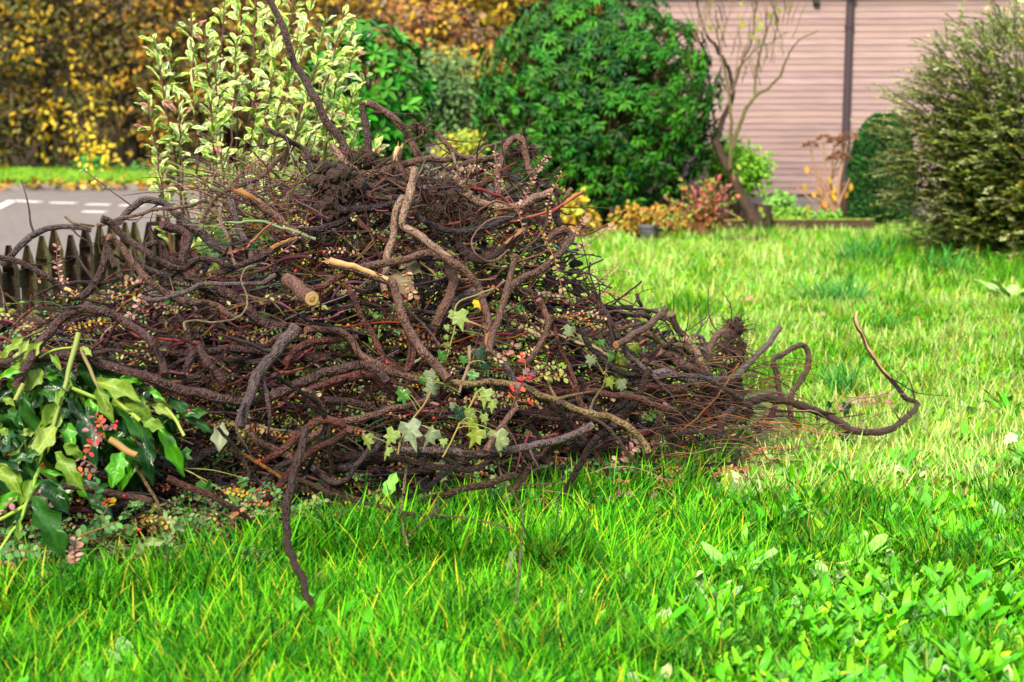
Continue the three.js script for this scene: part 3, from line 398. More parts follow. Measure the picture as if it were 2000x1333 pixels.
{ // leaning bare tree with lichen
  const D = 13.9, q = (x, y, dz = 0) => at(x, y, D + dz), p = groundAt(1478, 452), t = thing('bare_tree', 'leaning bare young tree with lichen stems and few lime leaves', 'tree', V(p.x, 0, p.z));
  const lich = [0.26, 0.24, 0.10], dark = [0.09, 0.06, 0.045], tan = [0.26, 0.19, 0.12];
  const part = (n, pts, r0, r1, col, k = 0.03) => mesh(n, new MB().tube(pts, r0, r1, { rad: 8, step: 0.05, lump: 0.14, kink: k, col, vary: 0.5 }).geometry(t.position), M.bark, t);
  part('trunk', [q(1482, 452), q(1462, 410), q(1434, 350), q(1408, 300), q(1398, 278)], 0.065, 0.04, [0.12, 0.075, 0.055]);
  part('trunk', [q(1398, 282), q(1412, 235, 0.1), q(1430, 190, 0.1), q(1426, 140, 0.1), q(1400, 95), q(1372, 45), q(1358, -20)], 0.03, 0.008, dark);
  part('limb', [q(1428, 330, -0.1), q(1429, 270, -0.1), q(1428, 215, -0.1), q(1418, 150), q(1405, 90), q(1398, 20)], 0.02, 0.007, lich);
  part('limb', [q(1432, 290, -0.1), q(1448, 235, -0.1), q(1474, 190, -0.1), q(1500, 172), q(1522, 150), q(1545, 100), q(1560, 80), q(1600, 60)], 0.023, 0.005, lich);
  part('limb', [q(1474, 190, -0.1), q(1478, 140), q(1488, 90), q(1510, 30), q(1520, -20)], 0.014, 0.005, lich);
  part('limb', [q(1430, 185), q(1450, 120), q(1470, 80), q(1475, 20), q(1490, -30)], 0.015, 0.006, tan);
  part('limb', [q(1436, 140), q(1480, 95), q(1515, 78), q(1540, 62)], 0.01, 0.004, lich);
  const tw = new MB(); for (let i = 0; i < 60; i++) { const x = rr(1350, 1560), y = rr(0, 170), e = rr(-45, 45); tw.tube([q(x, y, rr(-0.3, 0.3)), q(x + e * 0.4, y - 40, rr(-0.3, 0.3)), q(x + e, y - rr(60, 110), rr(-0.3, 0.3))], 0.006, 0.002, { rad: 4, step: 0.08, kink: 0.03, col: pick([tan, lich, [0.2, 0.12, 0.09]]) }); } mesh('twigs', tw.geometry(t.position), M.twig, t).userData.kind = 'stuff';
  for (const [x, y] of [[1446, 4], [1440, 30], [1452, 42], [1475, 30], [1485, 42], [1515, 38], [1500, 24], [1383, 48], [1403, 45], [1465, 65], [1486, 75], [1518, 15], [1541, 5], [1448, 40], [1480, 52], [1434, 330], [1447, 345], [1440, 322], [1490, 415], [1484, 405]]) placeLeaf('leaf', T.round, q(x, y, rr(-0.3, 0.1)), spread(V(0.2, -0.6, 0.1), 0.4), spread(V(0, 0.5, 1), 0.4), rr(0.05, 0.075), 0.045, pick([[0.30, 0.40, 0.03], [0.4, 0.42, 0.04], [0.2, 0.36, 0.02]]), M.thin, t);
}
{ // dried hydrangea
  const D = 14.5, q = (x, y, dz = 0) => at(x, y, D + dz), p = groundAt(1622, 448), t = thing('dried_hydrangea', 'dried hydrangea with brown flower heads beside the downpipe', 'plant', V(p.x, 0, p.z)), heads = [[1584, 284, 0.066], [1610, 272, 0.075], [1630, 276, 0.06], [1657, 268, 0.09], [1645, 284, 0.06], [1638, 303, 0.06], [1626, 311, 0.05], [1650, 306, 0.05]];
  const base = (i) => at(1622 + (i % 5 - 2) * 8, 443, 14.5);
  heads.forEach(([x, y, r], i) => { const z = rr(-0.12, 0.12), e = q(x, y, z), b = base(i), h = new MB(); mesh('stem', new MB().tube([b, V(lerp(b.x, e.x, 0.35), lerp(b.y, e.y, 0.5), lerp(b.z, e.z, 0.5)), V(e.x, e.y - r * 0.3, e.z)], 0.013, 0.008, { rad: 6, step: 0.08, col: [0.42, 0.26, 0.17] }).geometry(t.position), M.twig, t); for (let k = 0; k < 150; k++) { const d = rdir(); d.y = Math.abs(d.y) * 0.9 - 0.25; const b2 = V(e.x + d.x * r, e.y + d.y * r * 0.75, e.z + d.z * r); h.leaf(T.tiny, b2, spread(d, 0.4), rdir(), rr(0.016, 0.026), rr(0.014, 0.022), pick([[0.27, 0.12, 0.05], [0.2, 0.085, 0.035], [0.34, 0.16, 0.075]])); } mesh('flower_head', h.geometry(t.position), M.far, t); });
  for (let i = 0; i < 14; i++) { const b = base(i), e = q(1558 + i * 8 + rr(-6, 6), rr(315, 375), rr(-0.1, 0.1)); mesh('stem', new MB().tube([b, V(lerp(b.x, e.x, 0.3), lerp(b.y, e.y, 0.55), e.z), e], 0.011, 0.006, { rad: 5, step: 0.08, col: [0.46, 0.26, 0.17] }).geometry(t.position), M.twig, t); }
  for (const [x, y] of [[1576, 325], [1600, 367], [1571, 357], [1622, 346], [1588, 376], [1630, 366], [1629, 380], [1608, 392], [1655, 375], [1663, 358], [1578, 400], [1627, 372]]) placeLeaf('leaf', T.round, q(x, y, -0.08), spread(V(0, -0.8, 0.1), 0.3), spread(V(0, 0.2, 1), 0.3), rr(0.06, 0.085), 0.04, pick([[0.62, 0.4, 0.01], [0.66, 0.32, 0.01]]), M.thin, t);
}
reseed(88);
{ // variegated shrub
  const D = 5.3, base = at(452, 770, 5.3), t = thing('variegated_shrub', 'tall shrub with cream edged leaves on reddish stems', 'shrub', V(base.x, 0, base.z)), lf = [], stemC = [0.13, 0.055, 0.05];
  const tops = [[300, 72, 0], [290, 190, -0.1], [330, 90, 0.1], [372, 40, 0], [398, 60, -0.2], [420, 10, 0.1], [440, -30, 0.2], [470, 20, 0.1], [500, -40, 0], [540, 20, 0.3], [575, -20, 0.2], [600, 40, 0.1], [640, 30, 0.1], [672, 20, 0], [655, 80, 0.1], [690, 100, 0.2], [715, 150, 0.2], [730, 200, 0.2], [335, 270, 0], [312, 330, 0], [350, 200, -0.1], [420, 120, -0.2], [460, 90, -0.1], [500, 70, -0.2], [540, 110, -0.2], [580, 80, -0.1], [620, 120, -0.2], [660, 150, -0.1], [690, 180, -0.1], [450, 180, -0.3], [500, 170, -0.3], [550, 190, -0.3], [600, 200, -0.3], [650, 220, -0.2], [410, 200, -0.3], [480, 250, -0.3], [540, 260, -0.35], [600, 270, -0.3], [700, 250, 0.1], [430, 300, -0.3], [500, 310, -0.3], [560, 320, -0.3], [640, 290, -0.2], [400, 350, -0.2], [690, 60, 0.3], [520, 0, 0.4], [610, 0, 0.4], [470, 60, 0.4], [570, 140, 0.4], [650, 200, 0.4], [520, 220, 0.4], [430, 140, 0.4], [735, 290, 0], [380, 130, 0.2], [405, 95, 0.1]];
  const pal = [[0.54, 0.64, 0.16], [0.64, 0.70, 0.26], [0.48, 0.60, 0.12], [0.68, 0.72, 0.38]];
  tops.filter((_, i) => i % 6 !== 5).forEach(([x, y, dz], i) => {
    const e = at(x, y, D + dz), b = V(base.x + 0.10 * gauss() + (e.x - base.x) * 0.25, 0, base.z + 0.08 * gauss() + dz * 0.3), m = V(lerp(b.x, e.x, 0.45) - 0.03, lerp(0, e.y, 0.55), lerp(b.z, e.z, 0.5));
    const s = mesh('stem', new MB().tube([b, m, V(lerp(m.x, e.x, 0.6), lerp(m.y, e.y, 0.55), lerp(m.z, e.z, 0.6)), e], 0.0075, 0.0025, { rad: 6, step: 0.04, kink: 0.02, col: stemC, lump: 0.1 }).geometry(t.position), M.twig, t);
    const cv = new THREE.CatmullRomCurve3([b, m, V(lerp(m.x, e.x, 0.6), lerp(m.y, e.y, 0.55), lerp(m.z, e.z, 0.6)), e], false, 'centripetal');
    for (let k = 0.42 + 0.1 * rnd(); k < 1.001; k += rr(0.026, 0.06)) { const q = cv.getPoint(Math.min(1, k)), tn = cv.getTangent(Math.min(0.999, k)), young = k > 0.9; for (let j = 0; j < 2 + (k > 0.75); j++) { const side = rdir(), d = V(tn.x * (young ? 1 : 0.55) + side.x, tn.y * (young ? 1 : 0.7) + side.y * 0.8, tn.z * 0.5 + side.z).normalize(), off = rr(0, 0.02); lf.push({ T: T.varieg, b: V(q.x + d.x * off, q.y + d.y * off, q.z + d.z * off), d, n: spread(V(0, 0.8, 0.5), 0.4), L: rr(0.04, 0.074) * (young ? 0.85 : 1), W: rr(0.016, 0.026), c: rnd() < 0.035 ? [0.55, 0.22, 0.2] : pick(pal), k0: 1 - dz }); } }
  });
  foliage(t, lf, M.leaf, 300);
}
// ---------- the brush heap ----------
// foot of the heap on the lawn (photograph column -> row where it meets the grass); from there its face leans back
const FOOT = [[-200, 1165], [0, 1152], [300, 1128], [600, 1072], [1000, 1030], [1300, 968], [1500, 900], [1800, 835], [2000, 800]];
const footD = (px) => -groundAt(px, piece(FOOT, px)).z;
function surf(px, py) { const r = ray(px, py), s = r.y / -r.z, D = footD(px), k = 0.6, d = (D + k) / (1 - k * s); return s < 0 ? Math.min(d, -groundAt(px, py).z * 0.962) : d; }
const heap = (px, py, dz = 0, lift = 1) => { const p = at(px, py, (lift < 1 ? Math.min(surf(px, py) + dz, -groundAt(px, Math.max(300, py)).z * lift) : surf(px, py) + dz)); if (p.y < 0.012) p.y = 0.012; return p; };
const ZOOM = { A: [0, 0, 0.35035], B: [600, 0, 0.35035], C: [1300, 0, 0.35035], D: [0, 430, 0.35035], E: [600, 430, 0.35035], F: [1300, 430, 0.35035], G: [0, 866, 0.35035], H: [650, 866, 0.35035], K: [1300, 866, 0.35035], W: [500, 180, 0.20253], X: [0, 620, 0.20253], Q: [600, 250, 0.2003], R: [200, 380, 0.2003], U: [1000, 560, 0.2003], Y: [0, 820, 0.2003], J: [1050, 380, 0.1] };
const COL = {dark: [0.072, 0.037, 0.035], brown: [0.165, 0.088, 0.068], tan: [0.31, 0.2, 0.145], pale: [0.36, 0.26, 0.15], red: [0.15, 0.052, 0.044], grey: [0.15, 0.108, 0.11], black: [0.038, 0.026, 0.031], olive: [0.25, 0.175, 0.085], orange: [0.3, 0.13, 0.035], cream: [0.42, 0.33, 0.2]};
const CUT = [0.56, 0.37, 0.16], CUTO = [0.36, 0.17, 0.05];
function branch(label, z, pts, w0, w1, col, dz = 0, o = {}) {
  const [x0, y0, s] = ZOOM[z], c = [], seed = rnd() * 50;
  for (let i = 0; i < pts.length; i += 2) { const px = x0 + pts[i] * s, py = y0 + pts[i + 1] * s; c.push(heap(px, py, dz + 0.035 * N3(i * 0.35, seed, 2) * (o.flat ? 0 : 1) + (o.bend ? o.bend * i / pts.length : 0), o.lift)); }
  const d0 = surf(x0 + pts[0] * s, y0 + pts[1] * s), k = s / 2 / FOCAL * d0 * 0.93, r0 = w0 * k, r1 = w1 * k, g = thing(o.name ?? 'branch', label, o.cat ?? 'branch', c[0].clone(), 0, o.group), tone = rr(0.78, 1.28), cc = COL[col].map((v) => v * tone);
  const mb = new MB().tube(c, r0, r1, { rad: r0 > 0.008 ? 10 : r0 > 0.004 ? 7 : 5, col: cc, lump: o.lump ?? (r0 > 0.006 ? 0.17 : 0.12), vary: 0.45, kink: o.kink ?? 0.004 + r0 * 0.75, capCol: o.capCol ?? cc, us: r0 > 0.012 ? 1 : 0.6 });
  const line = mb.last;
  if (r0 > 0.004 && !o.bare) for (let i = 3; i < line.length - 3; i += Math.floor(rr(3, 10))) { // spurs and broken side shoots
    const q = line[i], tg = V().subVectors(line[i + 1], line[i - 1]).normalize(), e = rdir(); e.addScaledVector(tg, -e.dot(tg)).normalize().addScaledVector(tg, rr(-0.2, 0.7)).normalize(); const L = r0 * (rnd() < 0.2 ? rr(2.5, 6) : rr(1.1, 1.7)), rb = r0 * rr(0.13, 0.3);
    mb.tube([q.clone(), q.clone().addScaledVector(e, L * 0.6), q.clone().addScaledVector(e, L).add(V(0, L * 0.1, 0))], rb * 1.3, rb * 0.7, { rad: 5, step: 0.02, col: cc, lump: 0.1 });
  }
  if (r0 > 0.0062 && !o.bare) for (let k = 0, nf = Math.floor(rr(1, 4)); k < nf; k++) { // forks and side roots
    const i = Math.floor(rr(0.15, 0.85) * (line.length - 1)), q = line[i], tg = V().subVectors(line[i + 1], line[i - 1] ?? line[i]).normalize().multiplyScalar(rnd() < 0.5 ? 1 : -1), e = rdir(); e.z *= 0.5; e.addScaledVector(tg, 0.9).normalize(); const L = rr(0.06, 0.2), rb = r0 * rr(0.22, 0.45), u = rdir().multiplyScalar(L * 0.25), w = rdir().multiplyScalar(L * 0.3);
    const c2 = [q.clone(), q.clone().addScaledVector(e, L * 0.3).add(u.multiplyScalar(0.4)), q.clone().addScaledVector(e, L * 0.65).add(u), q.clone().addScaledVector(e, L).add(w)]; for (const v of c2) v.y = Math.max(0.012, v.y);
    mb.tube(c2, rb * 1.25, rb * 0.3, { rad: 6, col: cc, lump: 0.16, vary: 0.4, kink: 0.005, us: 0.6 });
  }
  mb.build('bark', M.bark, g);
  for (const [e, on] of [[0, o.c0], [1, o.c1]]) if (on) { // sawn or torn end
    const i = e ? line.length - 1 : 0, q = line[i], d = V().subVectors(q, line[e ? i - 1 : 1]).normalize(), r = e ? r1 : r0, f = new MB();
    f.tube([q.clone().addScaledVector(d, -0.002), q.clone().addScaledVector(d, r * 0.10)], r * 0.97, r * 0.86, { rad: 14, step: 0.1, lump: 0.08, col: on }).tube([q.clone().addScaledVector(d, r * 0.1), q.clone().addScaledVector(d, r * 0.12)], r * 0.42, r * 0.3, { rad: 10, step: 0.1, lump: 0.2, col: [on[0] * 0.8, on[1] * 0.72, on[2] * 0.6] });
    f.build('cut_face', M.cut, g);
  }
  if (o.torn) { // a strip of bare torn wood along part of the branch: [from, to, colour, splinters]
    const [a, b, tc, ns] = o.torn, n = line.length - 1, f = new MB(), seg = [];
    let i0 = Math.round(a * n), i1 = Math.round(b * n); if (i1 - i0 < 3) { if (a < 0.02) i1 = Math.min(n, i0 + 3); else i0 = Math.max(0, i1 - 3); } for (let i = i0; i <= i1; i++) seg.push(line[i].clone().add(V(0, lerp(r0, r1, i / n) * 0.42, lerp(r0, r1, i / n) * 0.5)));
    f.tube(seg, lerp(r0, r1, a) * 0.72, lerp(r0, r1, b) * 0.5, { rad: 9, lump: 0.35, col: tc, vary: 0.9, kink: r0 * 0.5, step: 0.006 }); for (let k = 0; k < seg.length; k += 2) { const q = seg[k].clone().add(rdir().multiplyScalar(r0 * 0.5)), d = V().subVectors(seg[Math.min(k + 1, seg.length - 1)], seg[Math.max(0, k - 1)]).normalize(); f.tube([q, q.clone().addScaledVector(d, r0 * rr(0.6, 1.6)), q.clone().addScaledVector(spread(d, 0.12), r0 * rr(2, 3.4))], r0 * 0.2, r0 * 0.05, { rad: 4, step: 0.01, col: [tc[0] * rr(0.5, 1.2), tc[1] * rr(0.45, 1.1), tc[2]] }); }
    const end = a < 0.02 ? 0 : b > 0.98 ? n : -1; if (end >= 0) for (let k = 0; k < (ns ?? 5); k++) { const d = V().subVectors(line[end], line[end ? n - 3 : 3]).normalize(), q = line[end].clone().add(rdir().multiplyScalar(r0 * 0.5)); f.tube([q.clone().addScaledVector(d, -r0), q, q.clone().addScaledVector(spread(d, 0.25), r0 * rr(0.8, 2.4))], r0 * 0.24, r0 * 0.03, { rad: 4, step: 0.01, col: tc }); }
    f.build('torn_wood', M.cut, g);
  }
  return g;
}
reseed(2024);
const B = branch;
// crest of the heap
B('long bare upright stick curving high above the crest', 'A', [1440, -90, 1500, 0, 1560, 110, 1600, 230, 1640, 350, 1700, 450, 1760, 560, 1820, 670, 1890, 770, 1955, 900], 36, 52, 'dark', 0.06);
B('upright dark stub, snapped at the top, beside the long upright stick', 'W', [1085, 720, 1080, 560, 1078, 450, 1060, 300, 1040, 180, 1035, 105], 84, 74, 'dark', 0.1, { c1: COL.brown });
B('lichen flecked branch sloping down from the snapped upright stub', 'W', [1065, 115, 1120, 135, 1180, 170, 1290, 230, 1400, 330, 1480, 430, 1540, 550, 1590, 660], 78, 72, 'brown', 0.11, { c0: CUT });
B('crooked branch with a splintered pale top rising from the crest', 'Q', [890, 222, 868, 290, 875, 340, 910, 410, 960, 470, 1005, 530], 104, 88, 'brown', -0.02, { torn: [0, 0.06, CUT, 9] });
B('pale tan sawn stub leaning out of the soil clod', 'W', [735, 515, 800, 610, 870, 700, 900, 740], 78, 88, 'tan', 0.04, { c0: COL.tan });
B('second pale stub, further down the slope of the soil clod', 'W', [450, 600, 520, 680, 590, 735], 60, 66, 'tan', 0.05);
B('dark mossy bough slanting up at the crest edge', 'W', [112, 362, 180, 395, 260, 430, 330, 480, 400, 520, 470, 570, 540, 630, 600, 680, 645, 720], 56, 52, 'dark', -0.02);
B('thin black bough below the mossy slanting bough', 'W', [480, 710, 530, 780, 590, 840, 640, 910, 680, 970], 52, 44, 'black', -0.05);
B('long level branch, dark then tan, along the crest', 'Q', [640, 460, 700, 430, 760, 410, 880, 375, 1010, 345, 1160, 312, 1320, 300, 1500, 295, 1680, 290, 1790, 292], 80, 62, 'brown', 0.02);
B('reddish branch climbing to the arch at the crest end', 'Q', [1340, 402, 1440, 380, 1550, 342, 1650, 328, 1750, 302, 1850, 262, 1920, 225], 58, 62, 'brown', 0.0);
B('short tan crook under the reddish climbing branch', 'Q', [1500, 400, 1530, 440, 1560, 490, 1595, 560], 58, 50, 'tan', -0.02);
B('thick tan branch sagging across the upper heap', 'Q', [1430, 480, 1480, 540, 1515, 620, 1600, 680, 1700, 730, 1850, 765, 1997, 772, 2120, 745, 2230, 670, 2380, 620], 76, 78, 'tan', -0.05);
B('arched branch standing over the crest end', 'B', [1070, 1130, 1066, 1080, 1062, 1000, 1078, 890, 1105, 815, 1150, 780, 1192, 773, 1215, 850, 1232, 920, 1248, 985], 46, 44, 'brown', -0.03);
B('dark bough with soil under the arched branch', 'Q', [1560, 480, 1620, 440, 1680, 412, 1800, 362, 1870, 335], 72, 66, 'dark', 0.05);
B('lower dark bough behind the crest arch', 'Q', [1620, 610, 1720, 552, 1800, 522], 56, 50, 'dark', 0.02);
B('stubby log end with a rotted orange core', 'Q', [1950, 360, 1940, 420, 1925, 480], 90, 92, 'dark', -0.02, { c1: CUTO });
B('orange brown peg poking up behind the level branch', 'B', [722, 728, 745, 770, 775, 805, 815, 845, 850, 880], 30, 36, 'brown', 0.08, { c0: CUT });
B('dark knobbly end at the crest tip', 'B', [1290, 1040, 1340, 1045, 1390, 1068, 1402, 1090], 44, 40, 'dark', 0.0);
B('short lichened spur above the yellow leaved plant', 'B', [1400, 1140, 1425, 1118, 1450, 1085, 1476, 1052], 26, 32, 'olive', 0.02);
B('dark limb dropping from the crest tip', 'B', [1340, 1090, 1370, 1150, 1392, 1200, 1405, 1260], 36, 34, 'black', -0.01);
// upper middle
B('stout tan forked branch standing in front of the crest', 'Q', [1047, 395, 1040, 460, 1028, 520, 1005, 640, 970, 780, 938, 890, 940, 950, 985, 990, 1050, 1025, 1150, 1100, 1280, 1190, 1400, 1285], 84, 78, 'tan', -0.16, { c0: COL.tan });
B('lower tan branch beside the forked branch, sawn pale at its foot', 'Q', [945, 680, 900, 740, 872, 800, 850, 950, 830, 1070, 790, 1200, 770, 1330, 757, 1480, 748, 1600], 84, 70, 'tan', -0.14, { c1: CUT });
B('black wet log below the soil clod', 'Q', [275, 730, 300, 785, 350, 805, 420, 790, 520, 780, 640, 770, 760, 752, 880, 722], 84, 74, 'black', -0.06, { lump: 0.2 });
B('dark wet bough curving under the black log', 'Q', [-20, 1065, 60, 1035, 120, 1000, 260, 930, 370, 882, 460, 858], 82, 70, 'black', -0.06);
B('smooth black bough sagging below the fibrous roots', 'Q', [1050, 840, 1130, 910, 1230, 950, 1350, 990, 1480, 1005, 1620, 992, 1750, 962, 1890, 910, 2000, 858], 62, 66, 'black', -0.1);
B('dark gnarled length just right of the soil clod', 'Q', [520, 548, 600, 572, 700, 602, 790, 645], 76, 60, 'dark', -0.04);
B('brown length under the gnarled length by the clod', 'Q', [550, 622, 640, 662, 740, 682, 835, 692], 72, 60, 'brown', -0.05);
B('half buried brown branch behind the forked branch', 'Q', [690, 482, 790, 502, 900, 532, 985, 562], 50, 46, 'brown', 0.0);
B('heavy dark log with an orange tear near the heap shoulder', 'Q', [1470, 1125, 1540, 1190, 1650, 1262, 1750, 1275, 1850, 1215, 1950, 1120, 2060, 1050, 2160, 1000], 104, 84, 'dark', -0.07, { torn: [0.62, 0.95, CUTO, 0] });
B('dark red bough slanting below the black log', 'Q', [465, 905, 560, 970, 650, 1040, 775, 1105], 56, 50, 'red', -0.05);
B('hooked brown branch turning down at the heap shoulder', 'E', [1130, 390, 1220, 312, 1310, 270, 1390, 200, 1442, 140, 1468, 80, 1445, 52, 1380, 72, 1335, 115], 50, 42, 'brown', -0.12);
B('brown bough running from the forked branch into the heart', 'E', [790, 215, 812, 290, 808, 370, 785, 440, 750, 520, 715, 590], 64, 56, 'brown', -0.09);
B('smooth reddish branch arching over the middle and down', 'E', [290, 270, 420, 240, 550, 215, 680, 188, 775, 212, 860, 268, 930, 340, 965, 400, 992, 500, 1012, 600, 1000, 710], 46, 44, 'brown', -0.2, { torn: [0.93, 1, CUTO, 5] });
B('split branch with a long pale torn end and downward bend', 'E', [132, 238, 250, 275, 350, 310, 440, 332, 488, 352, 496, 420, 520, 500, 560, 600, 600, 680, 650, 745, 710, 805, 785, 890], 50, 58, 'brown', -0.24, { torn: [0, 0.3, CUT, 6] });
B('straight upright stick with an orange sawn tip', 'E', [1165, 200, 1130, 330, 1100, 430, 1070, 530, 1040, 630, 1010, 745], 36, 40, 'brown', -0.24, { c0: CUTO, bare: true });
B('thick shadowed bough inside the heap under the arching branch', 'E', [700, 610, 760, 540, 850, 448, 940, 392], 66, 60, 'grey', -0.02);
B('dark post like stem behind the split branch', 'E', [655, 385, 668, 310, 682, 235], 60, 56, 'black', 0.02);
B('dark bough leaning against the post like stem', 'E', [680, 412, 740, 350, 785, 298], 42, 40, 'black', 0.0);
// left shoulder
B('arched lichen pale bough against the road', 'R', [175, 275, 205, 215, 240, 160, 310, 100, 400, 42, 500, 50, 590, 70, 660, 120, 720, 182, 780, 245, 850, 305, 950, 382, 1060, 462, 1210, 550], 68, 94, 'grey', 0.02, { lump: 0.2 });
B('long thin straw coloured branch over the fence tops', 'R', [-60, 300, 60, 270, 200, 230, 400, 190, 500, 150, 700, 135, 850, 110, 1000, 60, 1100, 112, 1200, 140, 1300, 142, 1450, 200, 1550, 270, 1700, 352, 1800, 425], 40, 28, 'tan', -0.02);
B('torn branch with an orange split dropping from the left shoulder', 'R', [1320, -25, 1400, 15, 1530, 95, 1650, 185, 1780, 292, 1880, 382, 1990, 470], 78, 98, 'brown', -0.06, { torn: [0, 0.28, CUTO, 6] });
B('thin brown stem bowing from the torn branch tip', 'A', [1120, 1240, 1165, 1150, 1250, 1070, 1340, 1030, 1450, 985, 1530, 905, 1572, 858], 22, 34, 'brown', -0.04);
B('dark snake like branch waving across the left shoulder', 'R', [-20, 235, 90, 300, 200, 390, 330, 500, 450, 590, 580, 668, 700, 718, 800, 712, 880, 660, 960, 625, 1080, 640, 1200, 690, 1275, 715], 82, 56, 'dark', -0.1);
B('knobbly brown branch sloping under the snake like branch', 'R', [45, 415, 130, 480, 220, 570, 310, 680, 400, 800, 500, 890, 620, 962, 750, 1030, 880, 1060, 1020, 1055, 1120, 1090, 1220, 1160, 1345, 1215], 76, 60, 'brown', -0.13);
B('grey bough tucked under the knobbly brown branch', 'R', [310, 610, 400, 700, 520, 760, 650, 792, 770, 840], 56, 60, 'grey', -0.05);
B('thickest gnarled trunk like bough twisting down the left face', 'R', [590, 288, 700, 330, 800, 362, 850, 440, 795, 550, 772, 650, 830, 740, 900, 832, 960, 900, 1080, 950, 1250, 985, 1380, 1070, 1450, 1170, 1600, 1270, 1770, 1292], 86, 128, 'dark', -0.03, { lump: 0.22 });
B('level grey brown branch ending in a cut tip on the left face', 'R', [370, 992, 480, 1022, 600, 1015, 720, 985, 850, 935, 1000, 880, 1200, 870, 1400, 870, 1550, 862, 1690, 785], 46, 50, 'grey', -0.16, { c0: CUTO });
B('rough upright bough dividing the left shoulder', 'R', [1265, 20, 1280, 180, 1320, 320, 1380, 430, 1420, 520, 1450, 600, 1438, 690], 76, 66, 'grey', -0.04, { lump: 0.2 });
B('dark branch ending in a large torn orange flake', 'R', [1090, 772, 1200, 750, 1330, 710, 1480, 632, 1600, 572, 1760, 490, 1890, 430], 56, 84, 'dark', -0.08, { torn: [0.68, 1, CUTO, 6] });
B('pale brown vine hanging straight from the straw coloured branch', 'R', [1150, 130, 1160, 260, 1220, 420, 1250, 560, 1295, 680], 40, 30, 'tan', -0.08);
B('short thick log with a round pale sawn face', 'D', [1600, 330, 1650, 368, 1700, 405, 1748, 428], 84, 90, 'brown', -0.18, { c1: CUT, bare: true, lump: 0.06, bend: -0.16 });
B('reddish shoot bowing from the sawn log to the split branch', 'E', [-20, 378, 40, 382, 90, 368, 150, 330, 210, 290], 38, 34, 'red', -0.2);
B('cream root wriggling along the left face', 'R', [800, 1320, 790, 1250, 920, 1220, 1080, 1245, 1250, 1230, 1350, 1180, 1400, 1080, 1390, 960, 1350, 850, 1400, 722, 1500, 690], 28, 18, 'cream', -0.2, { bare: true });
B('dark stub hanging down at the left shoulder', 'R', [10, 410, 40, 520, 80, 620, 118, 722], 72, 58, 'dark', -0.06);
B('dark upright bough behind the hanging stub', 'D', [590, 150, 562, 280, 520, 362, 440, 450], 46, 50, 'dark', 0.0);
B('bent dark branch behind the gnarled bough', 'R', [415, 495, 500, 470, 580, 530, 650, 622, 720, 670], 58, 50, 'dark', 0.04);
B('short brown arm reaching the fence side', 'R', [430, 292, 530, 285, 600, 310], 44, 52, 'dark', 0.02);
B('grey arch at the frame edge in front of the fence', 'D', [10, 240, 50, 208, 110, 142, 200, 75, 300, 40, 420, 38, 510, 60], 40, 34, 'grey', -0.03);
B('dark branch with a split yellow tip by the frame edge', 'D', [-60, 200, 20, 208, 80, 225, 180, 265, 260, 320, 330, 372, 402, 402], 34, 34, 'dark', -0.08, { torn: [0.86, 1, CUT, 4] });
B('thin sprig stem above the arched pale bough', 'A', [725, 1145, 650, 1090, 590, 1040, 520, 990, 458, 938], 9, 6, 'brown', 0.02, { bare: true, name: 'twig', cat: 'twig' });
B('short straw twig on the grey arch', 'A', [360, 1210, 395, 1235, 430, 1250, 520, 1258], 17, 15, 'olive', -0.03, { bare: true, name: 'twig', cat: 'twig' });
// left face
B('big dark arch with a sawn foot over the laurel clippings', 'D', [85, 928, 150, 800, 230, 680, 330, 562, 440, 492, 540, 500, 660, 545, 760, 620, 840, 682, 890, 770, 908, 865], 58, 50, 'dark', -0.2, { c0: CUTO });
B('long heavy log lying across the lower left face', 'D', [-40, 815, 100, 780, 300, 760, 500, 790, 620, 820, 760, 862, 900, 905, 1050, 955, 1200, 985, 1350, 1005, 1450, 1002, 1560, 962, 1700, 902, 1800, 855, 1900, 832, 2040, 812, 2110, 850, 2155, 910], 62, 62, 'dark', -0.17, { lump: 0.18 });
B('leaning dark post with lichen in the middle of the face', 'D', [1640, 598, 1570, 682, 1500, 762, 1430, 852, 1400, 925, 1378, 1015, 1345, 1160], 82, 42, 'grey', -0.22, { c0: COL.brown });
B('level dark bough between the big arch and leaning post', 'D', [930, 740, 1040, 745, 1150, 735, 1300, 725, 1440, 730, 1510, 742], 44, 50, 'dark', -0.08);
B('red brown bow behind the leaning post', 'D', [1590, 795, 1650, 720, 1750, 680, 1880, 665, 1990, 655], 44, 38, 'red', -0.1);
B('dark hook curling like a letter J on the left face', 'D', [1075, 735, 1045, 790, 1038, 850, 1070, 882, 1115, 868], 42, 46, 'dark', -0.12);
B('short dark limb beside the J shaped hook', 'D', [1100, 695, 1160, 795, 1235, 905], 56, 50, 'dark', -0.1);
B('dark limb above the J shaped hook', 'D', [980, 535, 1030, 600, 1055, 690, 1078, 742], 46, 48, 'dark', -0.06);
B('lower dark bough inside the big arch', 'D', [640, 700, 700, 742, 800, 752, 880, 738], 34, 36, 'dark', -0.03);
for (const [i, p] of [[850, 790, 940, 740, 1030, 655], [860, 770, 930, 705, 1010, 632], [880, 735, 950, 690, 1025, 660], [840, 720, 920, 680, 1000, 610], [870, 760, 950, 725, 1030, 690]].entries()) B(['lowest', 'second', 'middle', 'upper', 'last'][i] + ' of the bundled dark sticks inside the big arch', 'D', p, 24, 20, 'grey', -0.02 + i * 0.012, { c0: CUTO, group: 'bundle of dark sticks' });
B('thin bough reaching toward the fence below the split tip', 'D', [420, 442, 480, 400, 560, 352, 700, 318], 30, 24, 'dark', 0.0);
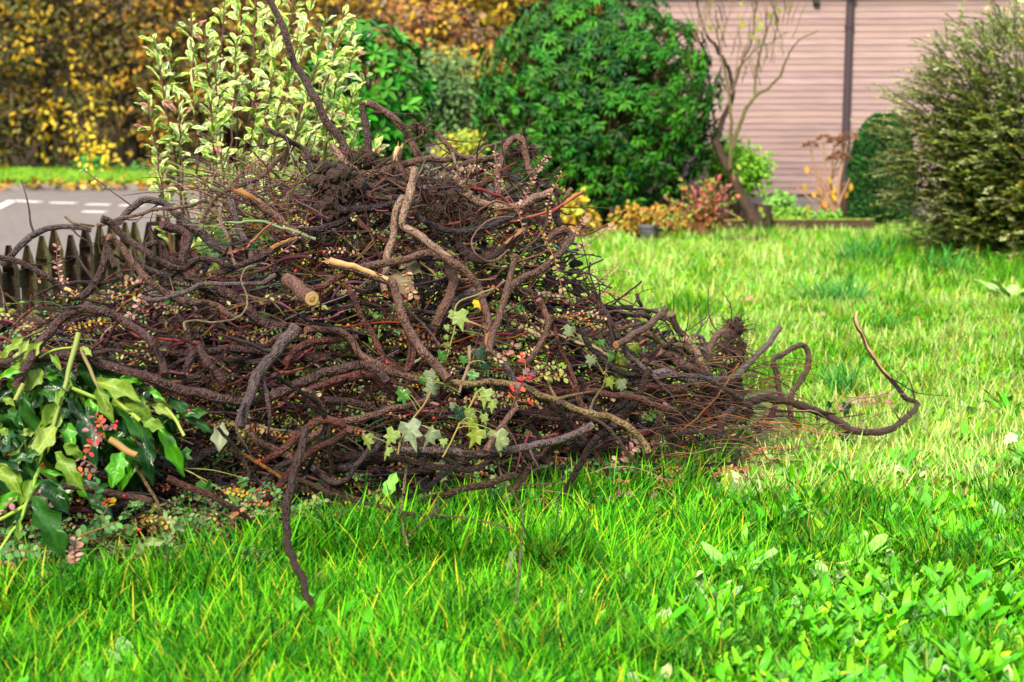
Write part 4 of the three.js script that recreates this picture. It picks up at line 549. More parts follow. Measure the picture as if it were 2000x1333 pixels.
// lower middle
B('dark red bow above the long tan bough at the foot', 'E', [-10, 1000, 150, 1005, 300, 1030, 430, 1050, 540, 1052], 44, 40, 'dark', -0.14);
B('thick dark red hump beside the log end', 'E', [220, 885, 330, 860, 420, 902, 480, 960, 570, 1005], 60, 54, 'red', -0.1);
B('red bough rising from the lower left into the hump', 'D', [1690, 965, 1800, 920, 1930, 872], 46, 52, 'red', -0.1);
B('long brown bough rising from the low foot to the ivy', 'E', [-40, 1270, 20, 1215, 120, 1150, 270, 1110, 400, 1080, 540, 1040, 680, 1000, 730, 975], 46, 40, 'brown', -0.18);
B('waving brown bough passing behind the split branch', 'E', [-10, 612, 100, 610, 190, 625, 250, 680, 300, 750, 380, 802, 480, 850, 580, 880, 720, 902], 44, 48, 'brown', -0.1);
B('red brown stem slanting in the hollow', 'E', [220, 370, 280, 480, 340, 600, 390, 700, 430, 780, 525, 845], 34, 40, 'red', -0.06);
B('short red stem crossing the hollow', 'E', [538, 855, 580, 790, 595, 695], 46, 40, 'red', -0.08);
B('low brown branch with a broken end pointing into the grass', 'G', [1370, -80, 1440, -5, 1560, 60, 1700, 112, 1865, 212], 44, 44, 'brown', -0.12, { c1: CUT });
B('upright brown leg planted in the front grass', 'G', [1690, -75, 1680, 20, 1650, 100, 1610, 250, 1595, 380, 1600, 500, 1630, 620, 1690, 780, 1735, 895], 50, 32, 'dark', -0.42, { flat: true, lift: 0.9, bare: true });
B('long foreground branch lying level with a sawn grey tip', 'E', [510, 1282, 650, 1280, 800, 1292, 950, 1302, 1100, 1290, 1250, 1260, 1400, 1230, 1500, 1190, 1592, 1150], 44, 52, 'grey', -0.2, { c1: COL.tan });
B('black bough slanting down to the level foreground branch', 'H', [270, -10, 200, 60, 100, 130, -10, 150], 58, 62, 'black', -0.1);
B('short dark stem crossing under the level branch', 'E', [585, 1110, 640, 1215, 685, 1295], 50, 44, 'dark', -0.12);
B('slim branch crossing the ivy leaves at the front', 'E', [1165, 1050, 1100, 1130, 1040, 1210, 995, 1290], 30, 38, 'brown', -0.26);
B('earthy dark prop under the middle foot', 'H', [490, 60, 472, 180, 498, 280, 472, 385], 70, 60, 'black', -0.02, { lump: 0.3 });
B('second dark prop beside the earthy prop', 'H', [600, 200, 648, 300, 692, 400], 48, 40, 'dark', -0.03);
B('reddish cross piece behind the pale vine', 'H', [610, 155, 700, 112, 800, 88], 46, 40, 'red', 0.0);
B('elbowed dark branch with a sawn end at the foot', 'G', [1208, 140, 1222, 250, 1240, 345, 1262, 385, 1320, 392, 1402, 382], 56, 50, 'black', -0.03, { c1: COL.brown });
B('black log half hidden under the cotoneaster', 'G', [330, 490, 420, 465, 500, 440, 600, 382, 700, 340, 765, 305], 54, 42, 'black', -0.02, { c1: CUTO });
B('grey twig branch lying over the laurel clippings', 'G', [545, 175, 640, 142, 740, 112, 838, 96], 34, 38, 'grey', -0.1);
B('grey shoot rising from the grey twig branch', 'G', [838, 98, 800, 40, 760, -20, 710, -90, 640, -190], 38, 24, 'grey', -0.13);
B('dark bough behind the fallen ivy leaf at the foot', 'G', [1030, 150, 1100, 82, 1210, 18], 70, 54, 'black', -0.04);
B('stick half sunk in the front lawn grass', 'G', [915, 985, 1000, 992, 1080, 1030, 1160, 1090], 38, 40, 'dark', 0, { flat: true, lift: 0.94 });
B('straight orange brown cane in the lower left tangle', 'G', [1305, 48, 1450, 120, 1592, 208], 24, 22, 'orange', -0.12, { bare: true });
B('bright green snapped cane at the foot', 'G', [755, 135, 840, 272, 922, 445], 22, 20, 'olive', -0.1, { bare: true });
B('thin tan runner dropping into the grass', 'G', [1140, 308, 1200, 370, 1232, 440, 1300, 530, 1352, 605], 24, 20, 'tan', -0.05, { bare: true });
B('thin grey shoot leaning in the central hollow', 'E', [560, 500, 620, 560, 680, 620, 745, 705], 18, 18, 'grey', -0.08, { bare: true });
B('grey peg beside the red leaves', 'E', [1085, 785, 1130, 860, 1165, 925], 34, 38, 'grey', -0.16);
// right slope
B('forked dark branch standing in the right slope', 'U', [765, 85, 860, 190, 930, 290, 990, 400, 1035, 505], 70, 70, 'dark', -0.1, { c0: COL.brown });
B('shadowed leg of the forked dark branch', 'U', [990, 420, 960, 540, 895, 690], 80, 74, 'black', -0.06);
B('stout branch with two cut ends propped on the right slope', 'U', [1018, 562, 1120, 512, 1250, 430, 1370, 342, 1460, 262, 1492, 205], 78, 74, 'brown', -0.22, { c0: CUTO, bend: 0.1 });
B('black crescent branch on the right slope', 'U', [690, 425, 740, 540, 830, 650, 930, 750, 1060, 830, 1200, 865, 1350, 872], 58, 66, 'black', -0.14);
B('smooth slate grey branch crossing the black crescent', 'U', [1085, 575, 1140, 660, 1220, 720, 1310, 800, 1415, 902], 62, 44, 'grey', -0.17, { c1: COL.tan });
B('grey to red bowed branch at the middle of the slope', 'U', [265, 125, 320, 220, 352, 330, 330, 440, 270, 560, 200, 680, 125, 765], 62, 56, 'brown', -0.16);
B('slim dark red stem falling beside the bowed branch', 'U', [385, 330, 400, 400, 430, 480, 480, 620, 560, 780, 620, 950, 660, 1080, 692, 1260], 40, 44, 'red', -0.16);
B('long olive tan branch sweeping down to the right foot', 'E', [785, 905, 900, 912, 1050, 905, 1180, 925, 1300, 972, 1400, 1012, 1500, 1052, 1600, 1082, 1700, 1102, 1800, 1162, 1860, 1222, 1905, 1300], 40, 46, 'olive', -0.2);
B('tan streaked bough under the two cut ends branch', 'U', [1280, 445, 1400, 512, 1500, 582, 1650, 582, 1755, 645], 74, 62, 'olive', -0.08);
B('thick brown log slanting down the right slope', 'U', [1430, 630, 1550, 692, 1680, 770, 1860, 860], 108, 86, 'brown', -0.08);
B('brown bough below the thick slanting log', 'U', [1270, 715, 1400, 762, 1560, 832, 1710, 875], 52, 46, 'brown', -0.12);
B('long low bough bending up to a pale sawn tip', 'F', [-150, 850, -60, 862, 0, 852, 120, 890, 230, 900, 330, 890, 400, 860, 470, 800, 530, 740, 580, 682, 632, 598], 46, 38, 'grey', -0.14, { c1: CUT });
B('pale brown limb dropping into the root clods', 'U', [1695, 505, 1780, 600, 1840, 700, 1895, 830], 74, 68, 'tan', -0.1);
B('brown limb above the pale limb on the right slope', 'U', [1550, 275, 1600, 380, 1700, 500], 72, 70, 'brown', -0.04);
B('grey elbow behind the pale limb', 'U', [1775, 490, 1830, 500, 1870, 560, 1885, 650], 66, 70, 'grey', 0.0);
B('soil hung root curving up at the right end', 'F', [395, 625, 310, 632, 262, 680, 240, 760, 282, 800], 38, 48, 'brown', 0.0);
B('dark bough along the top of the right slope', 'U', [1010, 295, 1150, 262, 1280, 272, 1340, 325], 70, 56, 'dark', 0.02);
B('brown bough at the very top of the right slope', 'U', [1250, 262, 1400, 240, 1455, 288, 1550, 312], 56, 54, 'brown', 0.05);
B('purple grey bough behind the black crescent', 'U', [700, 405, 800, 480, 930, 515], 84, 72, 'grey', -0.03);
B('wet black log in the hollow of the right slope', 'U', [470, 495, 600, 572, 730, 700], 90, 100, 'black', -0.02);
B('short brown bough under the top of the right slope', 'U', [840, 182, 1000, 212, 1165, 192], 52, 46, 'dark', 0.06);
B('small dark peg on the top of the right slope', 'U', [1215, 70, 1240, 130, 1268, 190], 40, 44, 'dark', 0.08);
B('thin reddish bough behind the two cut ends branch', 'U', [870, 470, 1050, 422, 1295, 355], 40, 40, 'brown', -0.04);
B('short grey root leg at the right foot', 'F', [372, 1055, 322, 1108, 310, 1200, 312, 1275], 44, 44, 'grey', -0.08);
B('dark brace meeting the grass at the right end', 'F', [508, 1165, 570, 1122, 612, 1035], 40, 36, 'dark', 0.0);
B('tall narrow loop of branch at the right end', 'F', [658, 985, 640, 960, 625, 900, 605, 800, 612, 768, 660, 748, 710, 712, 768, 698, 798, 738, 796, 830, 760, 890, 712, 960, 695, 1050, 708, 1125, 745, 1150], 34, 38, 'brown', 0.0, { flat: true, bare: true, lift: 0.93 });
B('great hooked branch with a torn pale tip lying out on the lawn', 'F', [1068, 520, 1060, 560, 1078, 600, 1110, 660, 1135, 722, 1190, 810, 1260, 892, 1310, 952, 1345, 1000, 1395, 1018, 1405, 1035, 1370, 1082, 1310, 1132, 1230, 1178, 1150, 1186, 1060, 1180, 990, 1140, 900, 1092, 800, 1052, 700, 1018, 600, 1000, 530, 994, 430, 1045], 26, 52, 'dark', 0.0, { flat: true, lift: 0.915, torn: [0, 0.16, CUT, 4] });
B('thin brown runner under the great hook', 'F', [580, 1060, 700, 1065, 850, 1068, 950, 1080], 18, 14, 'red', -0.02, { bare: true });
B('low bough tangled at the foot of the right slope', 'F', [0, 740, 90, 800, 170, 842, 240, 875], 58, 60, 'grey', -0.04);
B('dark stem dropping at the right foot by the orange twigs', 'U', [885, 950, 1000, 1040, 1120, 1150, 1250, 1330], 60, 44, 'black', -0.06);
B('dark low stem pointing to the right foot', 'U', [1420, 1100, 1560, 1180, 1680, 1260, 1780, 1330], 46, 40, 'dark', -0.08);
// pale vines in front
B('pale bent vine hanging into the front grass', 'H', [370, -10, 410, 100, 400, 220, 385, 330, 395, 480, 412, 565], 18, 15, 'cream', -0.16, { bare: true, name: 'vine', cat: 'vine', lift: 0.87 });
B('long straw vine arching over the foot and trailing down', 'H', [565, 390, 575, 325, 660, 280, 760, 245, 880, 245, 970, 240, 1010, 290, 1050, 370, 1060, 500, 1045, 640, 1030, 800, 1018, 895], 13, 11, 'tan', -0.15, { bare: true, name: 'vine', cat: 'vine', lift: 0.87 });
B('short straw vine joining the arching straw vine from above', 'H', [905, 75, 930, 150, 972, 242], 14, 12, 'tan', -0.17, { bare: true, name: 'vine', cat: 'vine', lift: 0.87 });
B('thin pale stalk leaning in the front grass', 'H', [430, 515, 500, 440, 560, 390, 625, 342], 16, 18, 'tan', -0.1, { bare: true, name: 'vine', cat: 'vine', lift: 0.87 });
B('fine straw stalk stretched level over the grass', 'H', [575, 402, 720, 415, 860, 440, 1005, 482], 12, 9, 'tan', -0.1, { bare: true, name: 'vine', cat: 'vine', lift: 0.87 });
B('bent straw vine leaning at the right foot', 'H', [1060, 228, 1220, 230, 1300, 170, 1400, 70, 1510, 2], 10, 12, 'tan', -0.12, { bare: true, name: 'vine', cat: 'vine', lift: 0.87 });
B('looped pale vine hanging over the heavy dark log', 'Q', [2010, 868, 1850, 880, 1740, 925, 1640, 1030, 1600, 1130, 1650, 1232, 1750, 1302, 1880, 1262, 1960, 1190], 18, 20, 'tan', -0.16, { bare: true, name: 'vine', cat: 'vine', lift: 0.87 });
B('straight orange twig crossing the right foot', 'F', [410, 800, 330, 930, 220, 1060, 90, 1180], 12, 12, 'orange', -0.24, { bare: true, name: 'twig', cat: 'twig' });
B('curving orange brown twig at the right foot', 'F', [330, 1175, 430, 1180, 500, 1230, 570, 1335], 14, 11, 'orange', -0.1, { bare: true, name: 'twig', cat: 'twig' });
B('long brown twig reaching from the foot to the great hook', 'F', [700, 1300, 800, 1195, 950, 1112, 1110, 1080], 11, 9, 'brown', -0.02, { bare: true, name: 'twig', cat: 'twig' });
B('dark red twig reaching into the lawn at the right foot', 'K', [210, 140, 380, 130, 480, 210, 630, 305], 18, 14, 'red', -0.05, { bare: true, name: 'twig', cat: 'twig' });
B('thin red twig lying down on the lawn edge', 'K', [210, 250, 300, 330, 380, 390, 470, 425], 12, 10, 'red', -0.02, { bare: true, name: 'twig', cat: 'twig' });
B('upright forked twig on the crest end', 'B', [1130, 770, 1100, 720, 1042, 658], 10, 7, 'brown', 0.02, { bare: true, name: 'twig', cat: 'twig' });
B('yellow shoot above the arched branch', 'B', [1060, 930, 1045, 860, 1055, 795], 12, 8, 'olive', -0.05, { bare: true, name: 'twig', cat: 'twig' });
B('curled root loop under the sloping crest branch', 'W', [1410, 520, 1480, 470, 1580, 430, 1615, 380, 1580, 330, 1530, 300], 26, 18, 'brown', 0.04, { bare: true, name: 'root', cat: 'root' });
B('thin level root sprouting from the sloping crest branch', 'W', [1110, 195, 1240, 195, 1400, 205, 1500, 205, 1600, 220], 26, 12, 'brown', 0.1, { bare: true, name: 'root', cat: 'root' });
B('hanging orange brown stem at the crest end', 'J', [690, 690, 780, 560, 880, 430, 1000, 310, 1150, 255, 1330, 258, 1520, 290, 1640, 325, 1730, 375], 16, 12, 'orange', -0.08, { bare: true, name: 'twig', cat: 'twig' });

// ---- silhouettes used to fill the inside of the heap ----
const OUT = [[-120, 640], [60, 610], [150, 600], [215, 580], [260, 560], [340, 540], [420, 510], [470, 450], [520, 385], [600, 345], [700, 325], [800, 325], [900, 335], [1000, 335], [1060, 385], [1100, 450], [1115, 520], [1180, 590], [1260, 625], [1340, 670], [1400, 710], [1450, 760], [1475, 820], [1450, 890], [1400, 935], [1200, 978], [1000, 1015], [800, 1035], [650, 1055], [500, 1085], [300, 1118], [-120, 1150]];
const insideOut = (x, y) => { let c = false; for (let i = 0, j = OUT.length - 1; i < OUT.length; j = i++) { const [a, b] = OUT[i], [e, f] = OUT[j]; if ((b > y) !== (f > y) && x < (e - a) * (y - b) / (f - b) + a) c = !c; } return c; };
const spot = (lo = 0, hi = 0.5) => { for (;;) { const x = rr(-120, 1490), y = rr(320, 1150); if (insideOut(x, y)) return { x, y, p: heap(x, y, rr(lo, hi)) }; } };
const low = () => { const x = rnd() < 0.45 ? rr(1000, 1430) : rr(150, 1400), y = piece(FOOT, x) - rr(20, 210); return { x, y, p: heap(x, y, rr(-0.2, 0.06)) }; };
reseed(77);
// plain branches caught in the tangle
for (let i = 0; i < 130; i++) {
  const { p } = i < 90 ? spot(0.02, 0.3) : low(), a = rr(-0.7, 0.7) + (rnd() < 0.3 ? 1.2 : 0), L = rr(0.25, 0.6), d = V(Math.cos(a) * (rnd() < 0.5 ? 1 : -1), Math.sin(a) * 0.8, rr(-0.35, 0.35)).normalize(), u = rdir().multiplyScalar(L * 0.16), w = rdir().multiplyScalar(L * 0.16), pt = (k, e) => { const q = p.clone().addScaledVector(d, L * (k - 0.5)).add(e ?? V()); q.y = Math.max(0.015, q.y); return q; };
  const c = [pt(0), pt(0.3, u), pt(0.65, w), pt(1)]; if (c.some((v) => { const q = toPx(v); return !insideOut(q[0], q[1] - 8); })) { if (rnd() < 0.8) i--; continue; } const t = thing('inner_branch', 'plain brown branch caught inside the tangled heap', 'branch', c[0].clone(), 0, 'branches caught inside the heap'), col = pick([COL.dark, COL.dark, COL.brown, COL.red, COL.black, COL.grey]), r = rr(0.005, 0.012), dk = rr(0.45, 0.9);
  new MB().tube(c, r, r * rr(0.6, 0.95), { rad: 7, col: col.map((v) => v * dk), vary: 0.4, kink: 0.004 + r * 0.8, us: 0.7 }).build('bark', M.bark, t);
}
{ // thin twigs and root hairs nobody could count
  const mb = new MB(), rootMb = new MB();
  for (let i = 0; i < 2400; i++) {
    const { p, y } = rnd() < 0.25 ? spot(-0.07, 0.03) : spot(0.03, 0.42), top = rnd() < 0.5, L = rr(0.07, 0.34), a = gauss() * 0.9, d = V(Math.cos(a) * (rnd() < 0.5 ? 1 : -1), Math.sin(a), rr(-0.6, 0.6)).normalize(), r = rr(0.0008, 0.0032), q = (k) => { const s = p.clone().addScaledVector(d, L * (k - 0.5)); s.add(rdir().multiplyScalar(k === 0 || k === 1 ? 0 : L * 0.08)); s.y = Math.max(0.006, s.y); return s; };
    mb.tube([q(0), q(0.35), q(0.7), q(1)], r, r * 0.6, { rad: 4, step: 0.035, lump: 0.05, caps: false, kink: 0.006, col: pick([COL.dark, COL.dark, COL.black, COL.dark, COL.brown, COL.red, COL.tan, COL.grey, COL.grey, COL.orange]).map((v) => v * rr(0.15, 0.7)) });
  }
  for (let i = 0; i < 800; i++) { // kinked middling roots
    const { p } = spot(-0.07, 0.3), L = rr(0.1, 0.32), a = gauss() * 1.1, d = V(Math.cos(a) * (rnd() < 0.5 ? 1 : -1), Math.sin(a), rr(-0.4, 0.5)).normalize(), r = rr(0.0022, 0.005), q = (k) => { const s = p.clone().addScaledVector(d, L * (k - 0.5)); if (k > 0 && k < 1) s.add(rdir().multiplyScalar(L * 0.14)); s.y = Math.max(0.01, s.y); return s; };
    mb.tube([q(0), q(0.3), q(0.65), q(1)], r, r * rr(0.4, 0.8), { rad: 6, step: 0.014, lump: 0.16, kink: 0.013, vary: 0.5, col: pick([COL.dark, COL.dark, COL.brown, COL.red, COL.red, COL.black, COL.tan]).map((v) => v * rr(0.4, 1.15)) });
  }
  // fans of straight shoots on the lower right, thin pale shoots at the top left edge
  for (let i = 0; i < 170; i++) { const x = rr(1180, 1490), y = rr(700, 930), p = heap(x, y, rr(-0.14, 0.15)), a = rr(-0.6, 0.9), L = rr(0.10, 0.28), e = p.clone().add(V(Math.cos(a) * L, -Math.sin(a) * L * 0.6, rr(-0.1, 0.1))); e.y = Math.max(0.02, e.y); mb.tube([p, p.clone().lerp(e, 0.5).add(V(0, 0.02, 0)), e], rr(0.001, 0.0026), 0.0008, { rad: 4, step: 0.05, caps: false, kink: 0.006, col: pick([COL.red, COL.dark, COL.dark, COL.brown, COL.orange, COL.brown]).map((v) => v * 0.75) }); }
  for (let i = 0; i < 240; i++) { const x = rr(380, 660), y = rr(300, 420), p = heap(x, y + 30, rr(-0.06, 0.12)), a = rr(-0.3, 0.8) + (rnd() < 0.3 ? 1.6 : 0), L = rr(0.06, 0.2); mb.tube([p, p.clone().add(V(-Math.cos(a) * L * 0.5, Math.sin(a) * L * 0.45, rr(-0.03, 0.03))), p.clone().add(V(-Math.cos(a) * L, Math.sin(a) * L * 0.7, rr(-0.05, 0.05)))], rr(0.0008, 0.002), 0.0006, { rad: 4, step: 0.03, caps: false, kink: 0.01, col: pick([COL.tan, COL.grey, COL.brown, COL.dark]) }); }
  for (let i = 0; i < 130; i++) { const t = rnd(), x = lerp(0, 1700, t), y = piece(FOOT, x) - rr(0, 90), p = heap(x, y, rr(-0.1, 0.02)), L = rr(0.08, 0.25), a = rr(-1.2, 1.2); mb.tube([p, p.clone().add(V(Math.cos(a) * L * 0.5, rr(-0.01, 0.04), rr(0, 0.08))), p.clone().add(V(Math.cos(a) * L, rr(-0.04, 0.03), rr(0, 0.12)))].map((q) => { q.y = Math.max(0.01, q.y); return q; }), rr(0.001, 0.0024), 0.0008, { rad: 4, step: 0.03, caps: false, kink: 0.012, col: pick([COL.tan, COL.orange, COL.brown, COL.pale]) }); }
  tag(mb.build('twig_tangle', M.twig), 'dense tangle of thin brown twigs filling the brush heap', 'twigs', null, 'stuff');
}
// ---- soil clods and hanging root fibres ----
function clod(label, px, py, w, h, dz, n, fibres, fr, o = {}) {
  const c = heap(px, py, dz), k = -c.z / FOCAL, t = thing('root_clod', label, 'root clod', c), mb = new MB(), fb = new MB();
  for (let i = 0; i < n * 2; i++) { const d = rdir(), q = Math.pow(rnd(), 0.5), p = V(c.x + d.x * w * k * q, c.y + d.y * h * k * q, c.z + d.z * w * k * 0.7 * q), r = rr(0.2, 0.55) * Math.min(w, h) * k * (1.15 - q * 0.6), g = new THREE.IcosahedronGeometry(r, 3), e = g.attributes.position, s = rnd() * 90; for (let j = 0; j < e.count; j++) { const x = e.getX(j) / r, y = e.getY(j) / r, z = e.getZ(j) / r, f = 1 + 0.55 * fbm(x * 1.8 + s, y * 1.8, z * 1.8, 4) + 0.12 * N3(x * 9 + s, y * 9, z * 9); e.setXYZ(j, x * r * f, y * r * f, z * r * f); } g.computeVertexNormals(); const v = rr(0.7, 1.25); mb.geo(g, new THREE.Matrix4().makeTranslation(p.x, p.y, p.z), [0.115 * v, 0.068 * v, 0.052 * v]); }
  for (let i = 0; i < n * 5; i++) { const d = rdir(), p = V(c.x + d.x * w * k * 0.95, c.y + d.y * h * k * 0.95, c.z + d.z * w * k * 0.7); mb.geo(new THREE.IcosahedronGeometry(rr(0.002, 0.007), 1), new THREE.Matrix4().makeTranslation(p.x, p.y, p.z), [0.08, 0.048, 0.038]); }
  for (let i = 0; i < fibres * 0.55; i++) { const d = rdir(), p = V(c.x + d.x * w * k * 0.6, c.y + d.y * h * k * 0.6, c.z + d.z * w * k * 0.5), L = fr * rr(0.3, 1.0), e = spread(V(d.x, d.y * 0.6 - 0.25 + (o.up ?? 0) * 1.4, d.z), 0.95), q = p.clone().addScaledVector(e, L * 0.5).add(rdir().multiplyScalar(L * 0.35)), s = p.clone().addScaledVector(e, L).add(rdir().multiplyScalar(L * 0.5)); fb.tube([p, q, s], rr(0.0007, 0.0019), 0.0005, { rad: 4, step: 0.012, caps: false, kink: 0.012, lump: 0.2, col: pick([[0.08, 0.044, 0.034], [0.06, 0.034, 0.028], [0.13, 0.08, 0.05]]) }); }
  const s = mb.build('soil', M.soil, t); const f = fb.build('root_fibres', M.twig, t); f.userData.kind = 'stuff'; s.userData.kind = 'stuff'; return t;
}
reseed(31);
clod('large lump of crumbly soil around the stump on the crest', 660, 362, 52, 46, -0.05, 26, 160, 0.07);
clod('smaller soil lump under the black wet log', 645, 420, 30, 34, -0.02, 12, 70, 0.06);
clod('earthy root mass hanging below the black wet log', 690, 470, 36, 40, 0.02, 10, 120, 0.08);
clod('soil crumbs and upright root hairs around the snapped stub', 708, 312, 36, 18, 0.03, 8, 120, 0.06, { up: 0.8 });
clod('fibrous root ball in the middle of the crest', 868, 385, 40, 36, -0.05, 9, 420, 0.09);
clod('earthy roots beneath the fibrous root ball', 905, 430, 26, 34, -0.02, 8, 160, 0.07);
clod('tassel of roots at the end of the crest arch', 1025, 295, 24, 16, 0.02, 5, 200, 0.07);
clod('shaggy root tuft along the sloping crest branch', 818, 250, 14, 12, 0.07, 3, 120, 0.05);
clod('soil covered roots standing at the right end', 1436, 640, 18, 20, -0.01, 9, 240, 0.06);
clod('crumbly black root mass hanging at the right end', 1428, 690, 30, 36, -0.03, 14, 420, 0.07);
clod('dark soil matted in the roots behind the low bough', 1412, 770, 44, 36, -0.01, 16, 380, 0.08);
// ---------- laurel clippings ----------
reseed(404);
const zp = (z, x, y, dz) => { const [x0, y0, s] = ZOOM[z]; return heap(x0 + x * s, y0 + y * s, dz); };
const LCOL = { L: [[0.2, 0.34, 0.04], [0.27, 0.40, 0.075], [0.15, 0.29, 0.03]], D: [[0.02, 0.10, 0.022], [0.03, 0.14, 0.02], [0.014, 0.07, 0.02]], M: [[0.08, 0.36, 0.015], [0.12, 0.42, 0.02]], S: [[0.24, 0.36, 0.13], [0.2, 0.32, 0.1]] };
const twoTone = (a) => leafTemplate({ rows: 10, cols: 6, shape: a, fold: 0.45, droop: 0.65, wave: 1.8, color: (s) => (Math.abs(s) < 0.1 ? [1.25, 1.15, 1.1] : [1, 1, 1]) });
const bigT = [twoTone(ell(0.72)), twoTone(obovate), twoTone(lance), twoTone((t) => ell(0.7)(t) * (0.9 + 0.16 * Math.sin(t * 19)))];
const clips = [];
function clip(label, z, pts, w0, w1, dz, col, cap) {
  const [, , s] = ZOOM[z], c = []; for (let i = 0; i < pts.length; i += 2) c.push(zp(z, pts[i], pts[i + 1], dz));
  const k = s / 2 / FOCAL * 3.6 * 0.78, t = thing('laurel_clipping', label, 'clipping', c[0].clone()); new MB().tube(c, w0 * k, w1 * k, { rad: 9, step: 0.012, lump: 0.1, kink: 0.004, col, vary: 0.35, capCol: col }).build('stem', M.leaf, t);
  if (cap) { const d = V().subVectors(c[cap > 0 ? c.length - 1 : 0], c[cap > 0 ? c.length - 2 : 1]).normalize(), e = c[cap > 0 ? c.length - 1 : 0], r = (cap > 0 ? w1 : w0) * k; new MB().tube([e.clone().addScaledVector(d, -0.001), e.clone().addScaledVector(d, r * 0.12)], r * 0.95, r * 0.85, { rad: 12, step: 0.1, col: [0.5, 0.26, 0.08] }).build('cut_face', M.cut, t); }
  const cu = new THREE.CatmullRomCurve3(c); clips.push({ t, pts: cu.getPoints(12), dz }); return t;
}
clip('laurel clipping with a thick pale upright stem', 'X', [752, 155, 730, 250, 700, 350, 665, 480, 640, 600, 590, 770, 530, 980, 505, 1070], 66, 34, -0.2, [0.21, 0.27, 0.07], 0);
clip('laurel clipping with a slim tan stem beside the thick pale one', 'X', [768, 295, 850, 470, 920, 630, 980, 740, 1050, 900], 46, 30, -0.19, [0.2, 0.17, 0.07], 0);
clip('laurel clipping ending in a short green stub with brown cut', 'X', [690, 690, 790, 730, 880, 765, 942, 790], 40, 44, -0.19, [0.22, 0.34, 0.05], 1);
clip('laurel clipping with a yellow green stub pointing at the red leaves', 'X', [1090, 755, 1150, 830, 1220, 890, 1345, 1000], 40, 50, -0.2, [0.28, 0.38, 0.05], 1);
clip('laurel clipping with a narrow folded leaf and a thin cut stalk', 'X', [1590, 870, 1690, 980, 1735, 1070, 1772, 1145], 36, 34, -0.18, [0.34, 0.46, 0.1], 1);
clip('laurel clipping with a short cream stub under the arch foot', 'X', [215, 650, 175, 730, 140, 805], 56, 48, -0.2, [0.25, 0.27, 0.08], 1);
clip('laurel clipping with a forked green stem hanging at the frame edge', 'Y', [380, 480, 345, 560, 300, 700, 230, 860, 190, 980, 90, 1110, -10, 1290], 40, 28, -0.25, [0.26, 0.44, 0.06], 0);
clip('laurel clipping with a stem running out at the frame edge', 'Y', [-30, 990, 60, 940, 150, 890, 240, 840], 36, 40, -0.25, [0.3, 0.46, 0.06], 0);
clip('brown barked laurel stub with a round orange cut', 'Y', [1060, 190, 1140, 240, 1230, 300, 1325, 342], 78, 70, -0.24, [0.30, 0.19, 0.07], 1);
clip('small green laurel stalk crossing to the thick stem', 'X', [370, 392, 480, 330, 580, 300, 700, 285], 26, 24, -0.19, [0.28, 0.4, 0.06], 0);
